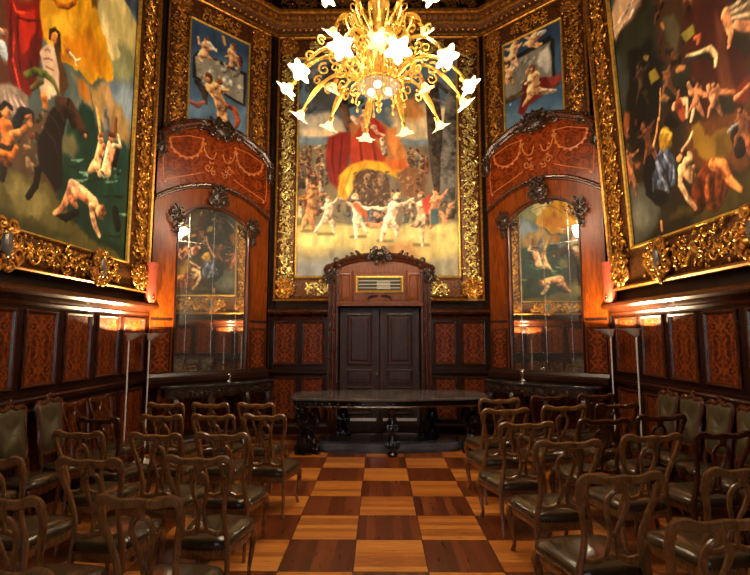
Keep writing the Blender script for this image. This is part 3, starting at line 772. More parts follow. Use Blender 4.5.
P.poly([(664, 18), (674, 12), (682, 30), (678, 52), (668, 40)], (92, 84, 62), 2)
P.poly([(685, 20), (702, -10), (728, -20), (735, 40), (752, 60), (752, 110), (706, 104), (690, 60)], (76, 36, 26), 4, .1)
P.poly([(716, 10), (726, 30), (732, 80), (744, 100), (720, 100)], (116, 66, 42), 3)
P.poly([(730, 96), (760, 66), (800, 50), (800, 90), (744, 104)], (136, 54, 36), 2)
P.poly([(682, 34), (694, 26), (698, 32), (688, 42)], (136, 124, 56), 1); P.poly([(651, 74), (657, 67), (661, 76), (654, 84)], (140, 124, 48), 1); P.poly([(664, 70), (674, 66), (672, 76), (664, 78)], (140, 92, 42), 1); P.poly([(646, 52), (652, 56), (650, 60), (645, 56)], (132, 116, 60), 1)
P.limb([(697, 38), (702, 36), (700, 42)], 4, (170, 96, 60)); P.limb([(688, 56), (700, 52), (712, 48), (718, 56), (717, 65)], [2, 2.5, 4, 4, 3], (204, 178, 134)); P.limb([(690, 60), (706, 54), (713, 60)], 2.6, (40, 46, 38))
P.poly([(724, 12), (740, 6), (780, -20), (800, 20), (756, 30), (736, 30), (728, 22)], (120, 96, 70), 3)
for q in ([(732, 14), (744, 8), (760, -4)], [(734, 18), (752, 14)], [(730, 10), (742, 2)]): P.limb(q, [2, 3, 2], (206, 182, 148), shade=.2)
P.limb([(727, 14), (730, 24), (733, 34), (731, 46)], [9, 8, 6, 3.6], (216, 152, 106)); P.limb([(738, 24), (748, 26), (762, 24)], [6, 7, 7], (216, 150, 110))
P.poly([(626, 112), (632, 112), (632, 128), (630, 138), (623, 134)], (142, 84, 48), 2)
P.dots((616, 120, 654, 205), 50, [(120, 74, 54), (150, 104, 80), (60, 44, 36), (90, 60, 44), (36, 28, 24)], 4, 22)
P.poly([(690, 120), (708, 118), (740, 110), (752, 96), (810, 80), (810, 150), (752, 165), (700, 172), (684, 150)], (112, 70, 38), 4, .1)
P.poly([(694, 122), (702, 122), (712, 140), (722, 130), (732, 132), (734, 148), (722, 162), (704, 164), (694, 146)], (146, 112, 42), 2, .1)
P.poly([(716, 140), (728, 130), (736, 142), (730, 158), (716, 158)], (120, 92, 36), 3)
P.limb([(666, 136), (668, 148)], [14, 15], (138, 104, 34), f=1); P.limb([(664, 132), (672, 136)], [5, 6], (176, 144, 60))
P.limb([(670, 120), (678, 124)], [10, 6], (20, 16, 14))
P.limb([(676, 106), (682, 102), (688, 100)], [6, 7, 5], (206, 150, 112)); P.limb([(680, 104), (686, 116)], [9, 7], (120, 60, 40)); P.limb([(689, 100), (689, 116)], [3, 3], (216, 166, 130)); P.limb([(690, 84), (693, 92)], [4, 5], (196, 146, 106)); P.limb([(684, 94)], 5, (60, 36, 26))
P.limb([(692, 92), (700, 88), (703, 92)], [3, 4, 3], (206, 142, 96)); P.limb([(696, 100), (695, 112), (693, 120)], [3, 4, 3], (226, 180, 140)); P.limb([(710, 86), (713, 96), (715, 108)], [4, 4.4, 2.6], (196, 146, 110)); P.limb([(717, 90)], 5, (186, 126, 84)); P.limb([(722, 92), (736, 92)], 3, (170, 116, 70)); P.limb([(737, 98), (744, 92), (752, 84)], [4, 3, 3], (206, 146, 104))
P.poly([(718, 96), (734, 96), (734, 112), (722, 118)], (50, 46, 36), 2); P.limb([(747, 118), (746, 132), (754, 150)], [8, 10, 8], (150, 86, 56)); P.limb([(730, 132), (738, 124), (744, 122)], [3, 5, 4], (160, 156, 150)); P.limb([(738, 134), (742, 150)], [12, 12], (44, 30, 24))
P.poly([(752, 60), (900, 0), (900, 300), (752, 230)], (70, 52, 34), 5)
P.dots((756, 20, 1100, 230), 110, [(120, 86, 50), (60, 40, 28), (150, 104, 70), (110, 50, 30), (40, 40, 36), (180, 130, 90)], 12, 23)
P.poly([(614, 200), (632, 186), (652, 188), (664, 200), (660, 228), (634, 250), (614, 250)], (92, 92, 82), 5, .1); P.poly([(622, 214), (644, 208), (652, 220), (632, 236)], (116, 114, 104), 5, .1)
P.poly([(688, 210), (752, 164), (820, 120), (900, 160), (900, 260), (752, 206), (640, 252), (660, 230)], (88, 76, 36), 4, .1); P.poly([(636, 246), (660, 226), (700, 214), (690, 232), (640, 262)], (46, 40, 24), 3)
P.poly([(648, 156), (656, 152), (660, 178), (668, 198), (658, 208), (648, 196), (644, 176)], (22, 22, 25), 1.2)
P.limb([(661, 156), (663, 168), (661, 182), (668, 194)], [11, 14, 15, 8], (98, 106, 126), f=.7); P.limb([(669, 154), (673, 166), (674, 182)], [9, 11, 7], (84, 92, 112), f=.7); P.limb([(657, 176), (656, 190)], [8, 5], (70, 76, 94), f=.7)
for q in ([(660, 156), (666, 170), (662, 190)], [(670, 158), (669, 180)], [(676, 162), (671, 186)], [(657, 164), (660, 178)]): P.limb(q, [1.2, 2, 1], (44, 48, 60), shade=.1)
for q in ([(658, 158), (661, 168)], [(666, 154), (672, 166)], [(664, 178), (668, 190)], [(675, 166), (675, 178)]): P.limb(q, [1.4, 2.2], (158, 164, 180), shade=.2)
P.limb([(659, 150)], 6, (60, 38, 28))
P.poly([(656, 188), (668, 192), (672, 200), (662, 208), (654, 202)], (24, 24, 28), 1, .02)
P.limb([(657, 156), (655, 146), (658, 134), (660, 118)], [3.4, 3, 2.6, 2], (206, 148, 96)); P.limb([(661, 120), (662, 102), (662, 88)], [1.6, 1.6, 1], (196, 150, 100)); P.limb([(648, 132), (656, 122)], [4, 3], (90, 50, 34))
P.limb([(700, 204), (703, 186), (712, 170)], [16, 20, 16], (118, 58, 26), f=.9); P.limb([(716, 200), (724, 182), (718, 166)], [18, 18, 13], (136, 70, 30), f=.9); P.limb([(708, 200), (711, 178)], [7, 7], (172, 96, 46), f=1.2)
for q in ([(700, 178), (706, 200)], [(716, 172), (714, 200)], [(726, 178), (722, 200)]): P.limb(q, [1.5, 3.4, 1.5], (72, 36, 18), f=1, shade=.1)
P.limb([(714, 164), (724, 166), (732, 180), (744, 190)], [9, 10, 7, 4], (214, 138, 78)); P.limb([(718, 168), (726, 176)], [4, 4], (164, 92, 48), f=1)
P.limb([(690, 158), (687, 168), (694, 178)], [10, 12, 9], (222, 174, 126)); P.limb([(682, 168), (682, 184), (690, 198), (698, 209)], [6, 5.4, 4.6, 3.6], (226, 176, 128)); P.limb([(681, 157)], 7, (204, 146, 100)); P.limb([(678, 154), (682, 150), (687, 154)], 4, (56, 34, 24)); P.limb([(684, 150), (690, 142), (694, 132)], [3.4, 3, 2.4], (222, 170, 126)); P.limb([(695, 168), (694, 182)], [5, 3], (206, 152, 106))
for hd, nk, hp, kn, ft, hn, cc in (
    ((629, 152), (630, 158), (632, 172), [(630, 182), (636, 182)], [(628, 194), (638, 196)], [(624, 166), (640, 150)], (150, 100, 72)),
    ((646, 126), (647, 132), (650, 144), [(648, 152), (654, 150)], [(646, 162), (658, 158)], [(656, 122), (640, 138)], (120, 76, 54)),
    ((716, 84), (717, 90), (716, 102), [(712, 108), (720, 108)], [(710, 116), (724, 116)], [(728, 90), (706, 96)], (186, 130, 92)),
    ((742, 110), (743, 116), (744, 130), [(738, 138), (750, 138)], [(736, 148), (754, 150)], [(732, 124), (752, 118)], (160, 104, 70)),
    ((700, 84), (700, 90), (698, 100), [(694, 106), (702, 108)], [(690, 114), (706, 116)], [(690, 88), (710, 94)], (170, 116, 80)),
    ((672, 66), (672, 70), (670, 80), [(666, 86), (674, 88)], [(664, 94), (678, 94)], [(680, 64), (664, 72)], (104, 70, 50)),
    ((640, 66), (641, 72), (643, 86), [(640, 94), (648, 94)], [(638, 104), (650, 104)], [(650, 64), (634, 80)], (74, 56, 42))):
    P.figure(hd, nk, hp, kn, ft, hn, cc, 1.0, (44, 30, 22))
P.limb([(663, 222), (664, 230)], [3, 2.4], (170, 120, 76))
P.contrast(1.2, 1.06)
P.build('canvas', t)
gilt_frame(t, -2.6, 2.8, 3.01, 7.3, .58, .5, .56, .34, 12, 1.2, .24, .017)
cartouche(t, -1.9, 2.74, .23, 33); cartouche(t, -.35, 2.74, .25, 34)

# ---- centre canvas over the door
BW = (0, D, 0)
t = thing('painting', 'tall gilt-framed painting of naked children dancing before an enthroned lady, above the door', 'painting', BW, 0)
P = Painting(-1.6, 1.55, 2.86, 7.26, .0125, frame_matrix(BW, 0), 15)
P.fill((88, 106, 120))
P.poly([(290, 50), (470, 50), (470, 122), (290, 122)], (84, 106, 126), 6)
P.dots((296, 62, 350, 120), 26, [(64, 70, 76), (90, 96, 102), (50, 52, 56)], 9, 41)
P.poly([(312, 84), (330, 74), (350, 80), (348, 104), (330, 112), (316, 104)], (70, 72, 76), 4, .15)
P.poly([(400, 90), (432, 80), (440, 108), (416, 116), (398, 110)], (80, 84, 88), 5, .12)
P.poly([(296, 118), (330, 112), (350, 124), (350, 138), (296, 136)], (176, 166, 148), 3, .08)
P.poly([(390, 108), (462, 104), (462, 142), (392, 140)], (206, 184, 144), 4, .1); P.poly([(302, 130), (340, 126), (344, 136), (302, 140)], (214, 192, 156), 3)
P.poly([(396, 106), (414, 100), (424, 114), (412, 122), (398, 118)], (176, 118, 66), 3, .1)
P.poly([(290, 139), (340, 137), (340, 150), (290, 148)], (112, 130, 146), 2); P.poly([(394, 142), (462, 140), (462, 152), (394, 150)], (116, 134, 146), 2)
P.poly([(290, 146), (340, 144), (352, 240), (290, 240)], (122, 110, 84), 3, .1)
P.poly([(392, 148), (465, 146), (465, 238), (380, 238)], (116, 100, 80), 3, .1)
P.crowd((299, 150, 334, 188), 34, 71); P.crowd((300, 184, 456, 218), 46, 72)
P.dots((298, 146, 332, 160), 12, [(176, 164, 134), (96, 84, 64), (150, 120, 90), (120, 124, 110), (200, 184, 150)], 2.4, 42)
P.crowd((402, 152, 430, 172), 14, 73)
P.dots((400, 150, 432, 182), 10, [(150, 130, 104), (90, 76, 60), (170, 140, 104), (120, 116, 104)], 3, 43)
P.dots((298, 200, 458, 228), 30, [(104, 80, 60), (140, 104, 76), (76, 62, 52), (160, 120, 84), (96, 96, 84)], 4, 44)
P.limb([(431, 84), (434, 120), (437, 150), (441, 188)], [13, 14, 16, 14], (62, 52, 46)); P.limb([(452, 84), (450, 130), (448, 160), (447, 196)], [11, 13, 14, 14], (88, 84, 78)); P.limb([(430, 92), (438, 84), (446, 92)], 4, (60, 52, 48)); P.limb([(434, 100), (446, 104)], 3, (96, 92, 92))
P.limb([(338, 104), (344, 108), (348, 124), (352, 136)], [5, 9, 8, 7], (84, 62, 48)); P.limb([(345, 102)], 6, (50, 38, 32))
P.poly([(350, 124), (364, 116), (382, 122), (396, 138), (404, 160), (396, 170), (360, 170), (348, 150)], (176, 112, 64), 2)
P.poly([(327, 138), (340, 132), (350, 132), (352, 150), (346, 176), (340, 192), (330, 182), (326, 164)], (134, 40, 32), 1.2, .03)
for q in ([(333, 138), (332, 160), (336, 184)], [(342, 136), (340, 164), (338, 186)]): P.limb(q, [1.4, 2, 1], (96, 26, 24), shade=.1)
P.poly([(352, 138), (362, 126), (372, 132), (378, 148), (386, 158), (384, 166), (366, 164), (356, 176), (350, 168)], (172, 60, 36), 1.2, .03)
for q in ([(360, 136), (362, 160)], [(372, 140), (376, 162)]): P.limb(q, [1, 2.6, 1], (112, 34, 26), f=.8, shade=.1)
P.poly([(366, 122), (376, 118), (386, 130), (384, 142), (374, 138)], (170, 46, 40), 1.5)
P.poly([(388, 128), (396, 128), (406, 156), (400, 164), (390, 152)], (206, 128, 66), 1.5)
P.limb([(382, 140), (385, 154)], [4.5, 6], (206, 180, 152)); P.limb([(364, 118), (366, 130)], [7, 8], (206, 148, 110)); P.limb([(368, 122), (378, 134), (384, 136)], [4, 3.4, 2.6], (220, 164, 124)); P.limb([(366, 112)], 7, (216, 160, 122)); P.limb([(364, 108), (370, 108)], 4, (60, 40, 30)); P.limb([(353, 118), (358, 124)], [5, 4], (200, 160, 130)); P.limb([(374, 128)], 6, (226, 178, 140))
P.poly([(340, 176), (350, 166), (366, 160), (386, 163), (404, 162), (412, 172), (404, 182), (392, 176), (378, 172), (362, 176), (352, 192), (346, 202), (338, 196)], (222, 162, 44), 1.2, .03)
P.poly([(384, 162), (404, 160), (410, 170), (392, 172)], (196, 96, 40), 2); P.poly([(344, 186), (352, 176), (356, 184), (348, 198)], (242, 194, 84), 1.2)
for q in ([(352, 168), (346, 184), (342, 196)], [(366, 164), (356, 178)], [(392, 166), (400, 176)]): P.limb(q, [1, 1.6, 1], (190, 128, 36), shade=.1, f=1)
P.poly([(396, 174), (408, 168), (420, 170), (428, 180), (424, 198), (404, 198)], (120, 82, 54), 1.2, .05); P.dots((398, 172, 424, 194), 22, [(150, 108, 74), (84, 56, 40), (176, 134, 92)], 2.2, 46)
P.poly([(354, 184), (358, 174), (368, 170), (380, 170), (388, 178), (390, 196), (384, 208), (360, 208), (354, 198)], (84, 62, 46), 1.4, .05)
P.dots((355, 170, 388, 204), 70, [(122, 94, 70), (56, 42, 34), (150, 118, 88), (96, 74, 56)], 2.0, 45)
P.limb([(368, 178), (369, 186)], [8, 6], (140, 108, 80)); P.limb([(381, 176), (381, 184)], [7, 5], (128, 98, 72)); P.limb([(366, 179), (367, 180)], 1.4, (40, 30, 26), shade=.1); P.limb([(371, 179), (371, 180)], 1.4, (40, 30, 26), shade=.1); P.limb([(368, 186), (370, 187)], 2, (50, 36, 30), shade=.1)
P.poly([(290, 226), (330, 224), (400, 226), (465, 222), (465, 262), (290, 262)], (204, 184, 116), 2.5, .08)
P.poly([(290, 236), (340, 232), (330, 246), (290, 246)], (226, 208, 136), 3); P.poly([(390, 236), (450, 230), (462, 240), (420, 250)], (216, 190, 122), 3); P.poly([(378, 244), (412, 242), (420, 256), (392, 262)], (190, 142, 84), 4)
P.poly([(290, 252), (340, 250), (400, 262), (465, 254), (465, 290), (290, 290)], (146, 140, 118), 5, .1); P.poly([(290, 264), (330, 260), (330, 290), (290, 290)], (136, 138, 140), 4)
PT = (236, 196, 160)
for q in ((308, 230), (325, 233), (357, 236), (384, 240), (420, 244)): P.limb([(q[0] - 6, q[1] + 1), (q[0] + 8, q[1] + 1)], 2.4, (112, 96, 60), f=1.5, shade=0)
P.limb([(301, 200), (309, 196)], [5, 6], (150, 96, 54))
P.figure((314, 186), (313, 194), (311, 212), [(305, 220), (312, 222)], [(302, 230), (313, 229)], [(326, 194), (303, 200)], (196, 136, 86), 1.3)
P.figure((329, 200), (329, 206), (327, 217), [(321, 224), (333, 224)], [(315, 232), (334, 232)], [(338, 198), (322, 208)], PT, 1.05, (150, 110, 70))
P.figure((355, 198), (357, 207), (357, 220), [(356, 229), (362, 226)], [(356, 239), (367, 232)], [(340, 199), (378, 207)], PT, 1.2, (176, 140, 90))
P.poly([(352, 204), (358, 202), (366, 210), (366, 222), (360, 214)], (186, 92, 48), 1); P.limb([(366, 224), (378, 226), (384, 222)], [4, 5, 3], (190, 120, 76))
P.figure((397, 198), (394, 207), (389, 220), [(384, 228), (396, 228)], [(381, 241), (397, 236)], [(372, 208), (413, 199)], PT, 1.3, (206, 166, 106))
P.figure((421, 196), (421, 206), (421, 218), [(422, 230), (416, 226)], [(422, 246), (411, 226)], [(412, 202), (434, 196)], (230, 182, 142), 1.15, (130, 86, 56))
P.poly([(422, 200), (430, 194), (432, 204), (428, 216), (423, 210)], (176, 66, 48), 1)
P.figure((436, 192), (436, 200), (433, 212), [(441, 214), (432, 224)], [(447, 222), (430, 228)], [(447, 190), (430, 202)], (190, 130, 92), 1.1); P.poly([(430, 208), (438, 208), (438, 224), (430, 224)], (70, 92, 92), 1)
P.C = P.C * 1.12  # whole canvas lightened: bloom from the lamps put into its paint
P.build('canvas', t)
gilt_frame(t, -1.57, 1.52, 2.89, 7.22, .4, .44, .46, .42, 13, 1.1, .21, .015, ('goldp', 'goldb'))
mb = MB(); mb.box(1.66, 1.82, -.125, -.105, 2.43, 2.48); mb.build('name_plate', M['brass'], t, smooth=False)

# ---- two canvases over the mirrors
def small(loc, rz, label, seed, paint):
    L = (loc[0] - .06 * cos(rz), loc[1] - .06 * sin(rz), 0); t = thing('painting', label, 'painting', L, rz)
    P = Painting(-.59, .59, 4.95, 7.29, .011, frame_matrix(L, rz), seed, 1.25)
    paint(P); P.contrast(1.12, 1.04); P.build('canvas', t)
    gilt_frame(t, -.56, .56, 4.98, 7.26, .4, .44, .1, .38, seed, .9, .19, .013, ('gold', 'goldb'))
def pleft(P):
    P.fill((78, 104, 130), .15); P.poly([(180, 0), (260, 0), (260, 62), (180, 50)], (58, 82, 110), 5); P.poly([(180, 100), (260, 110), (260, 170), (180, 170)], (104, 132, 156), 6)
    P.poly([(193, 56), (198, 52), (246, 74), (245, 107), (238, 104), (196, 80), (192, 78)], (40, 36, 32), .8, .015)
    P.poly([(195, 57), (204, 54), (222, 66), (243, 76), (243, 104), (222, 92), (196, 77)], (150, 146, 132), .8, .02)
    P.dots((198, 60, 240, 92), 40, [(176, 172, 158), (120, 116, 102), (160, 150, 124), (196, 194, 184)], 3, 51)
    P.figure((207, 42), (206, 47), (204, 54), [(200, 56), (208, 58)], [(202, 62), (212, 60)], [(216, 50), (199, 44)], FL, .9, (110, 60, 36)); P.limb([(209, 44), (216, 52)], [4, 2], (206, 196, 176)); P.limb([(198, 38), (199, 44)], 2, FL)
    P.figure((233, 48), (232, 54), (233, 62), [(230, 66), (238, 66)], [(226, 68), (240, 68)], [(225, 58), (238, 58)], FL, .9, (120, 66, 40)); P.limb([(223, 38), (225, 46)], [3, 2], (170, 130, 80)); P.limb([(240, 58), (240, 66)], 2.6, (110, 56, 40))
    P.limb([(196, 82), (204, 92), (206, 104)], [4, 6, 2], (60, 48, 40)); P.figure((208, 79), (212, 88), (221, 106), [(224, 114), (220, 116)], [(224, 122), (226, 120)], [(228, 90), (218, 84)], (236, 178, 120), 1.25, (90, 54, 32)); P.limb([(219, 82)], 5, (130, 76, 46))
    P.limb([(190, 102), (197, 106), (204, 102)], [3, 4, 2], (150, 86, 66)); P.limb([(226, 106), (234, 110), (238, 120), (236, 126)], [3, 5, 4, 4], (160, 80, 50))
def pright(P):
    P.fill((66, 94, 122), .15); P.poly([(490, 0), (570, -10), (570, 40), (490, 60)], (50, 72, 98), 5); P.poly([(490, 110), (575, 100), (575, 170), (490, 170)], (100, 130, 154), 6)
    P.poly([(501, 64), (506, 62), (550, 36), (555, 40), (556, 80), (520, 94), (506, 104), (502, 96)], (38, 34, 30), .8, .015)
    P.poly([(505, 66), (524, 56), (551, 41), (553, 78), (528, 88), (506, 100)], (132, 128, 118), .8, .02); P.dots((508, 58, 550, 90), 34, [(160, 156, 146), (104, 100, 92), (140, 136, 124)], 3, 52)
    P.poly([(540, 52), (550, 44), (553, 66), (548, 74), (538, 62)], (206, 200, 188), 1.5)
    P.figure((517, 42), (515, 48), (513, 56), [(508, 60), (516, 62)], [(504, 58), (518, 66)], [(504, 50), (522, 44)], FL, .9, (120, 66, 40)); P.figure((537, 33), (535, 38), (532, 43), [(527, 44), (538, 46)], [(524, 46), (542, 44)], [(544, 34), (526, 38)], FL, .9, (110, 56, 34)); P.limb([(540, 34), (545, 32)], [4, 3], (220, 214, 206))
    P.figure((508, 66), (510, 70), (509, 76), [(506, 80), (512, 82)], [(508, 84), (514, 84)], [(504, 70), (515, 68)], FL, .8)
    P.poly([(523, 84), (530, 74), (540, 78), (556, 78), (560, 84), (548, 92), (538, 100), (530, 106), (524, 116), (518, 112), (522, 98)], (112, 34, 30), 1, .03); P.poly([(548, 80), (560, 74), (562, 80), (552, 88)], (140, 60, 50), 1); P.limb([(504, 102), (514, 98), (524, 94)], [3, 5, 3], (84, 70, 46))
    P.figure((532, 70), (534, 78), (533, 90), [(542, 92), (530, 98)], [(554, 92), (524, 106)], [(540, 84), (526, 84)], (236, 182, 130), 1.2, (110, 70, 44)); P.limb([(528, 72)], 4, (220, 160, 110)); P.limb([(542, 91), (556, 91)], [3, 2], (226, 200, 170)); P.limb([(511, 105)], 2, (180, 196, 206))
small(DL, pi / 4, 'small gilt-framed painting of cherubs lifting a grey banner, above the left mirror', 16, pleft)
small(DR, -pi / 4, 'small gilt-framed painting of cherubs and a crimson-draped figure, above the right mirror', 17, pright)

# ------------------------------------------------------------------ double door and its overdoor
dr = sroot('door_1', (.01, D, 0))
mb = MB(); mb.box(-.9, .92, .2, .3, -.1, 2.5); mb.build('door_light_stop', M['dark'], dr, smooth=False)  # unseen slab added to stop light leaking round the leaves
dr['label'] = 'dark panelled double door under a carved overdoor'
for sx in (-1, 1):
    xa, xb = (-.745, -.004) if sx < 0 else (.004, .745)
    mb = MB(); mb.box(xa, xb, .06, .11, .02, 2.31)
    lf = mb.build('door_leaf', M['doorw'], dr, smooth=False, bevel=.006)
    for z0, z1 in ((1.24, 2.2), (.92, 1.16), (.34, .84)):
        a, b = xa + .13, xb - .13
        mb = MB(); rings = []
        for d, y in ((0, .062), (.0, .035), (.02, .03), (.04, .05), (.07, .05), (.1, .035)):
            rings.append([(a + d, y, z0 + d), (b - d, y, z0 + d), (b - d, y, z1 - d), (a + d, y, z1 - d)])
        if z1 - z0 < .3: rings = rings[:4] + [[(a + .06, .045, z0 + .06), (b - .06, .045, z0 + .06), (b - .06, .045, z1 - .06), (a + .06, .045, z1 - .06)]]
        mb.loft(rings, caps=True); mb.build('leaf_panel', M['doorw'], lf, smooth=False)
    mb = MB(); mb.box(xa + .06, xb - .06, .05, .06, .22, .27); mb.build('kick_plate', M['steel'], lf, smooth=False)
mb = MB(); mb.ell((-.05, .02, 1.08), (.022, .03, .03)); mb.tube([(-.05, .06, 1.08), (-.05, .02, 1.08)], .01); mb.build('door_knob', M['brass'], dr)
mb = MB()
for sx in (-1, 1):
    x0 = .77; x1 = .95
    a, b = (x0, x1) if sx > 0 else (-x1, -x0)
    mb.box(a, b, -.14, .0, 0, 2.98)
    mb.box(a - .01, b + .01, -.16, 0, 0, .2)
    for f_ in (.3, .7): mb.tube([(a + (b - a) * f_, -.145, .22), (a + (b - a) * f_, -.145, 2.95)], .025, 8)
mb.build('door_jamb', M['mahog2'], dr, ang=30)
mb = MB(); mb.box(-.77, .77, -.12, 0, 2.33, 3.0); mb.box(-.8, .8, -.15, 0, 2.33, 2.4)
hd = mb.build('overdoor_panel', M['overd'], dr, smooth=False, bevel=.006)
mb = MB()
for a, b in ((-.74, -.52), (.52, .74)):
    rings = [[(a + d, y, 2.45 + d), (b - d, y, 2.45 + d), (b - d, y, 2.95 - d), (a + d, y, 2.95 - d)] for d, y in ((0, -.12), (0, -.14), (.03, -.145), (.05, -.125))]
    mb.loft(rings)
mb.tube([(-.5, -.13, 2.43), (-.5, -.13, 3.0)], .015); mb.tube([(.5, -.13, 2.43), (.5, -.13, 3.0)], .015)
mb.build('overdoor_moulding', M['overd'], hd, smooth=False)
mb = MB(); rings = [[(-.44 + d, y, 2.58 + d), (.44 - d, y, 2.58 + d), (.44 - d, y, 2.89 - d), (-.44 + d, y, 2.89 - d)] for d, y in ((0, -.12), (0, -.15), (.03, -.16), (.045, -.13))]
mb.loft(rings, caps=False); mb.build('vent_frame', M['goldb'], hd, smooth=False)
mb = MB(); mb.box(-.4, .4, -.128, -.118, 2.62, 2.85); mb.build('vent_back', M['vent'], hd, smooth=False)
mb = MB()
for z in (2.67, 2.735, 2.8): mb.box(-.39, .39, -.142, -.13, z - .008, z + .008)
for z in (2.655, 2.69, 2.72, 2.75, 2.78): mb.box(-.05, .2, -.146, -.13, z - .009, z + .009)
mb.build('vent_slats', M['slat'], hd, smooth=False)
mb = MB()
for sx in (-1, 1): mb.tube([(sx * .03, -.14, 2.52), (sx * .12, -.15, 2.53), (sx * .2, -.15, 2.49), (sx * .22, -.14, 2.46)], [.012, .022, .018, .008], 6)
mb.build('scroll_pull', M['carved'], hd)
arc = [(x, 2.98 + .27 * (1 - (abs(x) / 1.02) ** 2.2)) for x in np.linspace(-1.02, 1.02, 29)]
mb = MB()
mb.prism([(-1.0, 2.96), (1.0, 2.96)] + [(x * .98, z - .02) for x, z in arc[::-1]], -.13, 0)
mb.build('arched_head', M['overd'], dr, smooth=False)
mb = MB()
for off, y, r in ((.02, -.2, .04), (-.035, -.17, .03), (.06, -.16, .025)): mb.tube([(x, y, z + off) for x, z in arc], r, 8, up=(0, 1, 0))
mb.build('arch_moulding', M['mahog2'], dr)
mb = MB(); carved_cluster(mb, 0, 3.28, .27, .17, -.2, 61, 26, .1); mb.build('carved_crest', M['carved'], dr)
for sx in (-1, 1):
    mb = MB(); carved_cluster(mb, sx * .93, 2.93, .13, .2, -.18, 62, 18, .06); leaf(mb, sx * .8, 3.12, pi / 2, .12, .06, -.2); mb.build('carved_bracket', M['carved'], dr)
    mb = MB()
    for k in range(6): leaf(mb, sx * (.35 + .09 * k), 3.27 - .035 * k - .01 * k * k * .6, pi / 2 - sx * .8, .14, .035, -.2)
    mb.build('carved_leaves', M['carved'], dr)

